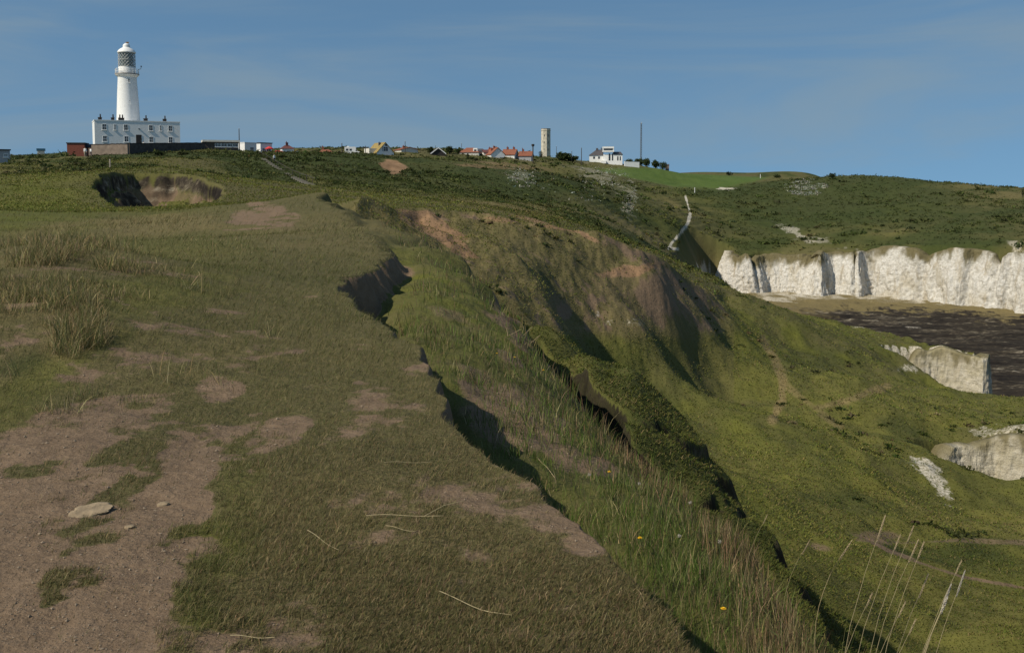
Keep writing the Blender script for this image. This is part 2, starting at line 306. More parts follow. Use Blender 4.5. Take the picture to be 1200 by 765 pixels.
class MB:
    def __init__(s): s.v = []; s.f = []
    def add(s, vs, fs):
        n = len(s.v); s.v += [tuple(map(float, q)) for q in vs]; s.f += [tuple(i+n for i in q) for q in fs]; return s
    def box(s, x0, x1, y0, y1, z0, z1):
        return s.add([(x0,y0,z0),(x1,y0,z0),(x1,y1,z0),(x0,y1,z0),(x0,y0,z1),(x1,y0,z1),(x1,y1,z1),(x0,y1,z1)], [(0,3,2,1),(4,5,6,7),(0,1,5,4),(1,2,6,5),(2,3,7,6),(3,0,4,7)])
    def lathe(s, prof, n=32, cx=0, cy=0, ph=0):
        vs = []; fs = []
        for r, z in prof:
            for k in range(n): a = 2*math.pi*k/n+ph; vs.append((cx+r*math.cos(a), cy+r*math.sin(a), z))
        for i in range(len(prof)-1):
            for k in range(n): k2 = (k+1) % n; fs.append((i*n+k, i*n+k2, (i+1)*n+k2, (i+1)*n+k))
        fs.append(tuple(range(n))[::-1]); m = (len(prof)-1)*n; fs.append(tuple(range(m, m+n)))
        return s.add(vs, fs)
    def tube(s, pts, rad, n=6):
        pts = [np.array(p, float) for p in pts]; vs = []; fs = []
        for i, p in enumerate(pts):
            d = pts[min(i+1, len(pts)-1)]-pts[max(i-1, 0)]; d = d/(np.linalg.norm(d)+1e-9)
            a = np.cross(d, (0, 0, 1) if abs(d[2]) < .9 else (1, 0, 0)); a /= np.linalg.norm(a); b = np.cross(d, a)
            rr = rad[i] if hasattr(rad, '__len__') else rad
            for k in range(n): q = 2*math.pi*k/n; vs.append(p+rr*(a*math.cos(q)+b*math.sin(q)))
        for i in range(len(pts)-1):
            for k in range(n): k2 = (k+1) % n; fs.append((i*n+k, i*n+k2, (i+1)*n+k2, (i+1)*n+k))
        fs.append(tuple(range(n))[::-1]); m = (len(pts)-1)*n; fs.append(tuple(range(m, m+n)))
        return s.add(vs, fs)
    def build(s, name, m, parent=None, smooth=False, loc=None, **kw):
        me = bpy.data.meshes.new(name); me.from_pydata(s.v, [], s.f); me.materials.append(m)
        if smooth:
            me.polygons.foreach_set('use_smooth', [True]*len(me.polygons))
            try: me.set_sharp_from_angle(angle=R(40))
            except Exception: pass
        me.update(); o = link(name, me, parent, **kw)
        if loc is not None: o.location = loc
        return o
def empty(name, loc, rot=0, **kw):
    o = bpy.data.objects.new(name, None); COL.objects.link(o); o.location = loc; o.rotation_euler = (0, 0, rot); o.empty_display_size = .2
    for k, v in kw.items(): o[k] = v
    return o
def clone(o, parent=None):
    c = o.copy(); COL.objects.link(c)
    if parent is not None: c.parent = parent
    for ch in [q for q in o.children]: clone(ch, c)
    return c
# ------------------------------------------------------------------ terrain mesh
fine = np.linspace(-R(31.5), R(31.5), 1130)
th = np.concatenate([np.linspace(-math.pi, -R(36), 40)[:-1], np.linspace(-R(36), -R(31.5), 30)[:-1], fine, np.linspace(R(31.5), R(36), 30)[1:], np.linspace(R(36), math.pi, 40)[1:-1]])
lr = np.concatenate([np.arange(math.log(.3), math.log(2.6), .03), np.arange(math.log(2.6), math.log(330), .0042), np.arange(math.log(330), math.log(3900), .012)])
TT, LL = np.meshgrid(th, lr, indexing='ij'); RR = np.exp(LL); X = RR*np.sin(TT); Y = RR*np.cos(TT)
Z = np.empty_like(X); WS = np.empty_like(X); WL = np.empty_like(X); WB = np.empty_like(X); WC = np.empty_like(X)
for i in range(0, len(th), 100):
    s = slice(i, i+100); Z[s], WS[s], WL[s], WB[s], WC[s] = height(X[s], Y[s], True)
nt_, nr_ = X.shape
PX, PY = project(X, Y, Z-CZ); PX[Y < 0] = -9999
# slope
zt = np.gradient(Z, axis=1)/np.maximum(np.gradient(RR, axis=1), 1e-6); za = np.gradient(Z, axis=0)/np.maximum(RR*np.gradient(TT, axis=0), 1e-6)
SLP = np.hypot(zt, za)
n1 = fbm(X/.55, Y/.55, 4, 81); n2 = fbm(X/3, Y/3, 4, 82); n3 = fbm(X/14, Y/14, 4, 83); n4 = fbm(X/45, Y/45, 3, 84)
def ell(cx, cy, rx, ry, rot=0, r0=0, r1=1e9, soft=.5, jag=.85, nz=None):
    """a patch lying on the ground around the place seen at (cx,cy)"""
    m = np.zeros(X.shape, np.float32)
    q = (np.abs(PX-cx) < 2.2*max(rx, ry)) & (np.abs(PY-cy) < 2.2*max(rx, ry)) & (RR > r0) & (RR < r1)
    if not q.any(): return m
    c, s = math.cos(R(rot)), math.sin(R(rot)); dx = PX[q]-cx; dy = PY[q]-cy
    d = np.hypot((dx*c+dy*s)/rx, (-dx*s+dy*c)/ry)+jag*(nz if nz is not None else (.8*n1+.8*n2 if cy > 330 else .6*n2+.7*n3))[q]
    m[q] = sm(1+soft, 1-soft, d); return m
def polym(pts, r0, r1, soft, nz, jag):
    m = np.zeros(X.shape, np.float32); p = np.array(pts, float)
    q = (RR > r0) & (RR < r1) & (PX > p[:, 0].min()-40) & (PX < p[:, 0].max()+40) & (PY > p[:, 1].min()-40) & (PY < p[:, 1].max()+40)
    if q.any(): m[q] = sm(-soft, soft, sdist(PX[q], PY[q], p)+jag*nz[q])
    return m
def _x(): pass
def linem(pts, w, r0, r1, nz, jag=0):
    m = np.zeros(X.shape, np.float32); p = np.array(pts, float)
    q = (RR > r0) & (RR < r1) & (PX > p[:, 0].min()-20) & (PX < p[:, 0].max()+20) & (PY > p[:, 1].min()-20) & (PY < p[:, 1].max()+20)
    if q.any(): m[q] = sm(w*1.5, w*.5, pdist(PX[q], PY[q], p)+jag*nz[q])
    return m
pl = (1-WS)*(1-WL)*(1-WB)
near = sm(60, 30, RR)
# bare ground
soil = polym([(-60,545),(60,522),(120,505),(190,508),(255,508),(300,500),(262,540),(240,575),(248,615),(205,690),(170,730),(160,800),(-60,800)], 0, 9, 16, n1, 26)
for e_ in [(120,482,75,18,-8),(255,455,26,16,0),(40,520,60,20,-10),(60,640,200,120,-10),(345,735,70,40,-20),(400,590,50,16,-20),(430,500,60,20,-15),(330,505,40,16,-25),(440,470,60,22,-10),(560,660,120,50,20),(620,720,130,50,20),(520,580,60,20,15),(650,620,40,16,40)]:
    soil = np.maximum(soil, ell(*e_[:4], rot=e_[4], r1=14)*(.85 if e_[0] < 350 and e_[0] != 345 else .46))
for e_ in [(150,533,34,13,-20),(148,562,36,14,-15),(95,610,45,12,-15),(85,665,50,20,-40),(70,700,50,10,-25),(40,548,30,8,-10),(270,600,30,40,0),(210,640,30,20,-40)]:
    soil *= 1-.97*ell(*e_[:4], rot=e_[4], r1=9)*sm(-.45, .15, n1+.8*fbm(X/.2, Y/.2, 3, 88))
soil = np.maximum(soil, .34*near*pl*sm(.15, .5, n1*.6+n2*.8))
for e_ in [(305,262,38,14,0),(290,255,20,8,0),(325,248,24,8,20),(300,240,14,6,20)]: soil = np.maximum(soil, .8*ell(*e_[:4], rot=e_[4], r1=75, r0=20, jag=1.1)*sm(-.5, .25, n2+.8*n1))
nff = fbm(X/.17, Y/.17, 4, 86, .65)
soil = np.where(RR < 16, sm(.0, 1.02, soil+.55*nff*sm(.02, .3, soil)+.4*n1*sm(.02, .3, soil)), soil)
steep = sm(.75, 1.3, SLP)*sm(150, 120, RR)*(1-WB)
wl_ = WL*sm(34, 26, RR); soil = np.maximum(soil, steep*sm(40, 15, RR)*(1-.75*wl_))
dC1 = np.full(X.shape, 9e9); q_ = (RR < 32) & (np.abs(TT) < R(32)); dC1[q_] = pdist(X[q_], Y[q_], slump_poly[:nC1])
soil = np.maximum(soil, WS*sm(.3+.0*RR, .08, dC1-.012*RR+.1*n1)*(RR < 16))
for e_ in [(600,500,50,40,35,.95),(655,535,30,14,30,.8),(560,455,30,20,35,.7),(690,548,28,10,10,.8),(610,400,26,22,20,.8),(590,375,30,16,30,.7),(465,318,30,12,10,.95),(530,370,40,12,20,.5)]: soil = np.maximum(soil, e_[5]*WS*ell(*e_[:4], rot=e_[4], r1=26, r0=4))
clay = np.zeros_like(soil)
soil = np.maximum(soil, .95*ell(771, 346, 18, 32, rot=8, r0=60, r1=110, nz=n2, jag=.4)); clay = np.maximum(clay, polym([(460,245),(500,248),(520,262),(545,285),(560,302),(540,300),(505,275),(470,258)], 40, 80, 3, n2, 5))
for e_ in [(640,262,40,4,14,.7),(690,278,16,3,30,.9),(735,318,30,7,-5,1),(760,312,22,6,-15,1),(520,265,30,5,30,.7),(590,258,40,4,8,.6)]: clay = np.maximum(clay, e_[5]*ell(*e_[:4], rot=e_[4], r0=50, r1=115, nz=n2))
ebare = np.zeros_like(soil)
for e_ in [(772,345,26,34,10,1),(725,340,40,22,0,.55),(600,310,30,30,0,.45),(740,370,60,20,0,.5),(650,355,16,12,0,.6),(660,366,10,8,0,.9),(820,350,25,16,30,.6),(700,385,60,10,0,.4)]: ebare = np.maximum(ebare, e_[5]*ell(*e_[:4], rot=e_[4], r0=45, r1=125, nz=n2, jag=.9))
soil = np.maximum(soil, ebare*.8)
cr = WC*sm(.5, 1.1, SLP+.6*n2)*sm(130, 110, RR); clay = np.maximum(clay, cr*sm(.12, .5, n2+.3*n3)*.75); soil = np.maximum(soil, cr); rim_dark = WC*(1-WC)*4*sm(130, 110, RR)+cr*sm(.0, -.4, n2)*.5  # last mask: near-black band along the crater rim plus random dark blotches
# hillside earth scars
for e_ in [(462,198,14,9,30,.9),(600,196,60,5,3,.5),(640,200,30,5,5,.4),(610,300,30,20,0,.0)]: clay = np.maximum(clay, e_[5]*ell(*e_[:4], rot=e_[4], r0=120, r1=420))
chalk = np.zeros_like(soil)
chalk = np.maximum(chalk, linem([(803,229),(806,240),(809,250),(806,262),(796,275),(787,285),(784,291),(795,292)], 1.5, 180, 420, n3, 1.2))
chalk = np.maximum(chalk, .0*linem([(272,172),(292,178),(318,193),(345,208),(368,219)], 1.2, 120, 300, n3))
for e_ in [(700,207,34,8,25,.42),(738,232,7,18,0,.42),(610,205,16,8,20,.4),(930,272,22,4,20,.5),(960,282,30,4,10,.45),(1190,290,16,6,30,.5),(850,222,8,2,0,.8),(815,322,20,9,0,.9)]: chalk = np.maximum(chalk, e_[5]*ell(*e_[:4], rot=e_[4], r0=180, r1=480, nz=n2, jag=1.5))
for e_ in [(700,368,6,10,0,.42),(712,378,10,6,0,.38),(745,378,14,6,0,.36)]: chalk = np.maximum(chalk, e_[5]*ell(*e_[:4], rot=e_[4], r0=60, r1=120, nz=n2))
chalk = np.maximum(chalk, .6*ell(1092, 557, 32, 10, rot=48, r0=62, r1=100, nz=n1+n2, jag=.8))
chalk = np.maximum(chalk, WL*sm(128, 140, RR)*sm(.5, 1.2, SLP)*.6)
for e_ in [(1065,433,12,4,10,.5),(1230,500,60,6,0,.5),(1000,378,14,4,15,.5),(1170,505,40,5,0,.45)]: chalk = np.maximum(chalk, e_[5]*ell(*e_[:4], rot=e_[4], r0=66, r1=175, nz=n2+n1, jag=1.2))
# paths on the bench
path = np.maximum(.55*linem([(1005,632),(1060,636),(1120,633),(1210,636)], 3, 45, 75, n2, 3), .7*linem([(1010,628),(1040,645),(1080,660),(1130,676),(1210,690)], 2.6, 40, 70, n2, 2))
soil = np.maximum(soil, path)
for e_ in [(1035,628,30,8,5,.6),(960,640,26,8,10,.6),(830,590,20,10,0,.5),(880,470,40,4,0,.35),(830,450,60,6,0,.3)]: soil = np.maximum(soil, e_[5]*ell(*e_[:4], rot=e_[4], r0=40, r1=120, nz=n2))
# vegetation kinds
lush = WL*np.clip(.62+.5*n2+.35*n3, 0, 1)*(1-.5*sm(60, 90, RR)*sm(110, 90, RR)*(PX < 860))
lush = np.maximum(lush, WS*np.clip(.5+.5*n1, 0, 1)*sm(40, 20, RR))
for e_ in [(40,245,70,40,10,.9),(160,350,100,30,-10,.55),(60,440,110,30,-30,.7),(200,290,120,20,0,.4),(250,640,40,60,-30,1),(230,720,40,50,0,1),(170,225,80,30,0,.5),(60,205,80,12,0,.6),(280,585,30,50,0,.5)]: lush = np.maximum(lush, e_[5]*ell(*e_[:4], rot=e_[4], r1=160))
hillm = sm(115, 160, RR)*(1-WL)*(1-WB)
lush = np.maximum(lush, hillm*np.clip(.35+.6*n3+.4*n4, 0, 1))
dry = .25*pl*near*np.clip(.5+n2, 0, 1)
for e_ in [(60,300,80,26,-5,.85),(80,385,60,48,10,.8),(20,350,60,30,0,.6),(180,265,70,12,-5,.6),(340,270,120,14,0,.25)]: dry = np.maximum(dry, e_[5]*ell(*e_[:4], rot=e_[4], r1=60))
dry = np.maximum(dry, hillm*np.clip(n3*.9-n4*.3-.1, 0, .6)*sm(420, 300, RR))
for e_ in [(1170,245,60,30,25,.6),(1120,270,100,14,0,.5),(620,246,80,6,5,.55),(740,270,50,6,25,.55),(1060,280,40,8,0,.4)]: dry = np.maximum(dry, e_[5]*ell(*e_[:4], rot=e_[4], r0=85, r1=420))
dry = np.maximum(dry, WL*np.clip(-.05+.6*n3+.4*n2, 0, .55))
bowl = WL*sm(48, 56, RR)*sm(118, 108, RR)*sm(870, 840, PX)*sm(402, 388, PY+9*n2+5*n1)
dry = np.maximum(dry, bowl*np.clip(.42+.5*n2+.3*n1, 0, .75)); lush = lush*(1-.7*bowl); soil = np.maximum(soil, bowl*sm(-.1, .45, .8*n2+.6*n1+.3*n3)*.66)
lush = lush*np.clip(.75+.5*n2+.4*n3, 0, 1.2); lush = np.maximum(lush, WC*(1-cr)*.5)
scrub_shade = hillm*np.clip(sm(-.15, .5, n4+.7*n3)*.95, 0, 1)
for e_ in [(320,205,50,20,15,.9),(430,205,70,18,0,.8),(1000,235,170,34,5,.85),(900,250,60,30,0,.7),(520,205,40,18,0,.7),(700,225,80,20,10,.5)]: scrub_shade = np.maximum(scrub_shade, e_[5]*ell(*e_[:4], rot=e_[4], r0=120, r1=420))
for e_ in [(1120,650,80,18,4,.75),(770,490,40,30,40,.6),(720,440,30,30,40,.6),(980,590,60,14,0,.4),(1060,500,40,12,0,.4),(960,420,50,10,0,.4),(30,425,40,14,-15,.6)]: scrub_shade = np.maximum(scrub_shade, e_[5]*ell(*e_[:4], rot=e_[4], r0=5, r1=160, nz=n2))  # second and third patches paint slump-block shadow; the others are real scrub
scrub_shade = np.maximum(scrub_shade, .85*WL*np.exp(-((np.log(RR)-math.log(20))/.34)**2)*np.clip(.6+.7*n2+.5*n1, 0, 1))  # slump-block band: its shadow painted in with the dark scrub colour
field = polym([(700,199),(745,196),(790,198),(850,206),(905,206),(885,213),(840,221),(790,220),(740,209)], 300, 900, 2.5, n3, 1.5)
scrub_shade *= 1-field; soil = soil*(1-np.clip(rim_dark, 0, .9))
for pts_, w_, k_ in (([(893,398),(908,420),(917,445),(916,470),(905,492)],5,.95),([(955,478),(990,470),(1040,452)],4,.85),([(917,450),(955,478),(985,500)],4,.7),([(670,252),(720,265),(775,290)],2,.6),([(700,290),(735,300),(790,318)],2,.3)): dry = np.maximum(dry, k_*linem(pts_, w_, 60, 170, n2, 2.5))
dry *= 1-field; lush *= 1-field
farland = sm(700, 1200, RR)
weed_shade = np.maximum(np.clip(rim_dark, 0, 1)*.8, .55*steep*WS*sm(.6, .2, dC1)); weed_shade = np.maximum(weed_shade, cr*np.clip(.5+.4*n2, 0, .75)); weed_shade = np.maximum(weed_shade, .6*wl_*sm(1.0, 1.7, SLP+.5*n1)); weed_shade = weed_shade+WB*np.clip(1-.95*sm(234, 264, RR+9*n3+13*n2+8*n1), 0, 1)*(.5+.5*sm(R(15), R(21), TT+.03*n3)); chalk = np.maximum(chalk, WB*sm(255, 268, RR+5*n3)*np.clip(.45+.4*n2, 0, 1)); dry = np.maximum(dry, WB*.85)  # scarp and block faces: dark earth with their shade painted in; beach: real weed
chalk = np.maximum(chalk, WB*sm(.35, .7, n3+.3*n2)*.55*sm(205, 225, RR))
def q4(*a): return np.stack([np.clip(k, 0, 1) for k in a], -1).reshape(-1, 4)
idx = np.arange(nt_*nr_).reshape(nt_, nr_)
nx_ = np.roll(idx, -1, 0)
quads = np.stack([idx[:, :-1], idx[:, 1:], nx_[:, 1:], nx_[:, :-1]], -1).reshape(-1, 4)
gme = mesh_np('ground', np.stack([X, Y, Z], -1).reshape(-1, 3), [quads[:, ::-1]], ground_material(), {'maskA': q4(soil, chalk, lush, dry), 'maskB': q4(scrub_shade, weed_shade, field, clay)})
ground = link('ground', gme, kind='structure')
# lookup of the ground for scattering
LRN = np.arange(len(lr)); THN = np.arange(len(th))
def look(arr, t, r):
    i = np.clip(np.interp(t, th, THN), 0, nt_-1.001); j = np.clip(np.interp(np.log(r), lr, LRN), 0, nr_-1.001)
    a = i.astype(int); b = j.astype(int); fa = i-a; fb = j-b
    return (arr[a, b]*(1-fa)+arr[a+1, b]*fa)*(1-fb)+(arr[a, b+1]*(1-fa)+arr[a+1, b+1]*fa)*fb
def find(px, py, r0=1.5, r1=900):           # the first ground met along a photo ray
    t, e = ang(px, py); rs = np.exp(np.arange(math.log(r0), math.log(r1), .002)); z = look(Z, np.full(rs.shape, float(t)), rs)-CZ
    k = np.argmax(z >= rs*e); r = rs[k] if (z >= rs*e).any() else r1
    return r*math.sin(t), r*math.cos(t), float(look(Z, np.array([float(t)]), np.array([r]))[0]), r
# ------------------------------------------------------------------ blades of grass
def blade_material(name, rough=.7):
    m = bpy.data.materials.new(name); nt, N, L, b = nodes(m)
    A = N.new('ShaderNodeVertexColor'); A.layer_name = 'tint'; L.new(A.outputs['Color'], b.inputs['Base Color']); b.inputs['Roughness'].default_value = rough; b.inputs['Specular IOR Level'].default_value = .15
    t = N.new('ShaderNodeBsdfTranslucent'); L.new(A.outputs['Color'], t.inputs['Color'])
    mx = N.new('ShaderNodeMixShader'); mx.inputs[0].default_value = .3; L.new(b.outputs[0], mx.inputs[1]); L.new(t.outputs[0], mx.inputs[2])
    L.new(mx.outputs[0], N['Material Output'].inputs[0]); return m
BL = blade_material('grass_blade')
def blades(name, x, y, z, ln, wd, lean, az, colr, parts=2):
    n = len(x); face = rng.uniform(0, 2*math.pi, n)
    wx, wy = np.cos(face)*wd/2, np.sin(face)*wd/2
    dx, dy = np.sin(az), np.cos(az)
    def pt(s):     # bends outwards with height
        a = lean*(.45+.55*s); return x+dx*ln*s*np.sin(a), y+dy*ln*s*np.sin(a), z+ln*s*np.cos(a)
    x1, y1, z1 = pt(.55); x2, y2, z2 = pt(1.)
    V = np.stack([np.stack([x-wx, y-wy, z-.003], -1), np.stack([x+wx, y+wy, z-.003], -1), np.stack([x1+wx*.8, y1+wy*.8, z1], -1), np.stack([x1-wx*.8, y1-wy*.8, z1], -1), np.stack([x2, y2, z2], -1)], 1).reshape(-1, 3)
    b = np.arange(n)*5; q = np.stack([b, b+1, b+2, b+3], -1); t = np.stack([b+3, b+2, b+4], -1)
    C = np.repeat(np.concatenate([colr, np.ones((n, 1))], 1), 5, 0)
    return link(name, mesh_np(name, V, [q, t], BL, {'tint': C}), kind='stuff')
def palette(n, cols, w, var=.25):
    k = rng.choice(len(cols), n, p=np.array(w)/sum(w)); c = np.array(cols)[k]*(1+var*rng.normal(size=(n, 1))).clip(.45, 1.7)
    return c*(1+.07*rng.normal(size=(n, 3)))
GREENS = [(.08, .082, .026), (.115, .1, .04), (.175, .138, .066), (.27, .205, .11), (.145, .09, .055)]
def scatter(n, r0, r1, t0=-31, t1=31, k=1.0):
    t = rng.uniform(R(t0), R(t1), n); u = rng.uniform(0, 1, n)
    r = (r0**-k+(r1**-k-r0**-k)*u)**(-1/k); return t, r
# trampled turf of the cliff top
t, r = scatter(620000, 2.2, 75, k=.85)
keep = look(pl, t, r) > .6; t, r = t[keep], r[keep]
so = look(soil, t, r)+.25*look(n1, t, r); dr = look(dry, t, r); lu = look(lush, t, r); stp = look(SLP, t, r)
keep = (rng.uniform(0, 1, len(t)) > np.clip(so*1.25-.1+.35*fbm(r*np.sin(t)/.13, r*np.cos(t)/.13, 2, 87)*(r < 14), 0, .985)) & (stp < 1.2); t, r, dr, lu = t[keep], r[keep], dr[keep], lu[keep]
n = len(t); x = r*np.sin(t); y = r*np.cos(t); z = look(Z, t, r)
sc_ = np.maximum(1, r/7.5); lu = np.maximum(lu, .55*sm(4.5, 10, r)*sm(R(2), R(-8), t)+.2*sm(4.5, 9, r))
patch = fbm(x/.35, y/.35, 3, 91)
ln = (.02+.028*rng.uniform(0, 1, n)**2)*(1+.5*lu+1.2*dr*(r > 9))*(1+.6*patch).clip(.5, 2)*sc_**.75; wd = .0022*sc_*rng.uniform(.7, 1.4, n)
co = palette(n, GREENS, [6, 5.5, 3.6, 1.6, 1.4]); co *= (1+.35*patch[:, None]).clip(.6, 1.5)
g = np.array((.075, .1, .024)); co = co*(1-.6*lu[:, None])+.6*lu[:, None]*g*rng.uniform(.6, 1.5, (n, 1)); s_ = np.array((.24, .19, .09)); m_ = (rng.uniform(0, 1, n) < dr*.75)[:, None]; co = np.where(m_, s_*rng.uniform(.5, 1.1, (n, 1)), co)
blades('turf_grass', x, y, z, ln, wd, rng.uniform(.5, 1.35, n), rng.normal(1.2, 1.1, n), co)
# rank grass on the slipped strip beyond the edge
t, r = scatter(260000, 2.4, 60, -20, 34, k=1.0)
ws = look(WS, t, r)*(1-look(WL, t, r)); keep = (ws > .75) & (look(SLP, t, r) < 1.1); t, r = t[keep], r[keep]
x = r*np.sin(t); y = r*np.cos(t)
de = pdist(x, y, plan(C1)); pt_ = fbm(x/.5, y/.5, 3, 95); keep = (rng.uniform(0, 1, len(t)) < np.clip((de-.18-.02*r)/.3, 0, 1)) & (rng.uniform(0, 1, len(t)) < .72+.9*pt_); t, r, x, y, pt_ = t[keep], r[keep], x[keep], y[keep], pt_[keep]
n = len(t); z = look(Z, t, r); sc_ = np.maximum(1, r/6)
ln = (.05+.13*rng.uniform(0, 1, n)**1.5)*(1+.5*pt_)*sc_**.25; wd = .0036*sc_**.85*rng.uniform(.6, 1.4, n)
co = palette(n, [(.08, .125, .022), (.12, .16, .04), (.16, .16, .06), (.3, .25, .13), (.2, .14, .08)], [5, 4, 3, 1.6, .8])
ed = pdist(x, y, plan(C2)); br = np.clip(1-ed/(.05*r+.35), 0, 1)*(rng.uniform(0, 1, n) < .75); far_ = sm(9, 16, r)*.55
m_ = (rng.uniform(0, 1, n) < np.maximum(br*.6, far_*.5))[:, None]; co = np.where(m_, palette(n, [(.15, .1, .055), (.2, .155, .08), (.1, .07, .04)], [3, 3, 2]), co)
ln *= 1+.7*br
blades('rank_grass', x, y, z, ln, wd, rng.uniform(.05, .8, n), rng.uniform(0, 6.3, n), co)
# rough grass far out: bench, bowl and rim
t, r = scatter(640000, 14, 190, -31, 31, k=.3); t2_, r2_ = scatter(60000, 4.5, 14, -5, 31, k=.6); k2_ = look(WL, t2_, r2_) > .5; t = np.concatenate([t, t2_[k2_]]); r = np.concatenate([r, r2_[k2_]])
keep = (look(WB, t, r) < .1) & ((look(WL, t, r) > .4) | (r > 62)) & (look(SLP, t, r) < 1.6) & (rng.uniform(0, 1, len(t)) > look(np.maximum(soil, chalk), t, r)*1.2); t, r = t[keep], r[keep]
x = r*np.sin(t); y = r*np.cos(t); z = look(Z, t, r); n = len(t); lu = look(lush, t, r); dr = look(dry, t, r); sb = look(scrub_shade, t, r); pt_ = fbm(x/3, y/3, 3, 97)
ln = rng.uniform(.06, .17, n)*(r/45)**.45*(1+.6*pt_); wd = .0007*r*rng.uniform(.6, 1.4, n)+.004
co = palette(n, [(.098, .118, .02), (.126, .136, .027), (.155, .148, .038), (.2, .17, .06)], [4, 4, 3, 1], .14); co *= (1+.5*pt_[:, None])
dk = np.array((.03, .045, .012)); co = co*(1-.7*sb[:, None])+.7*sb[:, None]*dk; m_ = (rng.uniform(0, 1, n) < dr*.7)[:, None]; co = np.where(m_, np.array((.19, .15, .065))*rng.uniform(.6, 1.2, (n, 1)), co)
blades('rough_grass', x, y, z, ln, wd, rng.uniform(.75, 1.45, n), rng.uniform(0, 6.3, n), co)
# leafy scrub on the far hillside
def leaf_clumps(name, t, r, size, colr, k=7, flatn=.6):
    n = len(t); x = r*np.sin(t); y = r*np.cos(t); z = look(Z, t, r)
    V = []; C = []
    for j in range(k):
        ox, oy, oz = rng.normal(size=(3, n))*.55; cx, cy, cz = x+ox*size, y+oy*size, z+np.abs(oz)*size*flatn
        a = rng.normal(size=(n, 3)); a /= np.linalg.norm(a, axis=1)[:, None]; b = np.cross(a, rng.normal(size=(n, 3))); b /= np.linalg.norm(b, axis=1)[:, None]
        h = (size*rng.uniform(.25, .5, n))[:, None]; c = np.stack([cx, cy, cz], -1)
        V.append(np.stack([c-a*h, c+b*h*.6, c+a*h, c-b*h*.6], 1)); C.append(np.repeat(colr*rng.uniform(.7, 1.35, (n, 1)), 4, 0))
    V = np.concatenate(V).reshape(-1, 3); C = np.concatenate(C); C = np.concatenate([C, np.ones((len(C), 1))], 1)
    return link(name, mesh_np(name, V, [np.arange(len(V)).reshape(-1, 4)], BL, {'tint': C}, smooth=False), kind='stuff')
t, r = scatter(70000, 112, 440, -27, 31, k=.3)
keep = (look(WL, t, r) < .3) & (look(WB, t, r) < .05) & (look(field, t, r) < .3) & (rng.uniform(0, 1, len(t)) < .35+.75*look(scrub_shade, t, r)) & (rng.uniform(0, 1, len(t)) > look(np.maximum(chalk, clay), t, r)*1.3); t, r = t[keep], r[keep]
x = r*np.sin(t); y = r*np.cos(t); n = len(t); sb = look(scrub_shade, t, r)[:, None]; pt_ = fbm(x/12, y/12, 3, 99)[:, None]
co = palette(n, [(.08, .086, .022), (.104, .096, .03), (.066, .082, .018)], [3, 2, 3])*(1-sb)+sb*palette(n, [(.036, .05, .013), (.05, .063, .018), (.066, .07, .023)], [4, 3, 2]); co *= 1+.5*pt_
leaf_clumps('hillside_scrub', t, r, rng.uniform(.2, .6, n)*(1+pt_[:, 0]).clip(.5, 2)*np.clip(r/260, .3, 1.1), co.clip(.01, 1))
t, r = scatter(2600, 125, 420, -27, 31, k=.2); sb = look(scrub_shade, t, r); kp = (look(WL, t, r) < .2) & (look(WB, t, r) < .05) & (look(field, t, r) < .3) & (fbm(r*np.sin(t)/20, r*np.cos(t)/20, 3, 171) > .02); t, r = t[kp], r[kp]; n = len(t)
leaf_clumps('bramble_thicket', t, r, rng.uniform(.5, 1.25, n)*np.clip(r/260, .5, 1.1), palette(n, [(.045, .06, .016), (.056, .07, .02), (.075, .08, .03)], [3, 3, 2]), 26, .5)
t, r = scatter(1500, 55, 170, -5, 31, k=.4); kp = (look(WL, t, r) > .6) & (look(WB, t, r) < .05) & (fbm(r*np.sin(t)/12, r*np.cos(t)/12, 3, 172) > .1); t, r = t[kp], r[kp]; n = len(t)
leaf_clumps('bramble_thicket', t, r, rng.uniform(.12, .4, n), palette(n, [(.045, .06, .014), (.06, .07, .02), (.12, .1, .05)], [3, 3, 1]), 26, .4)
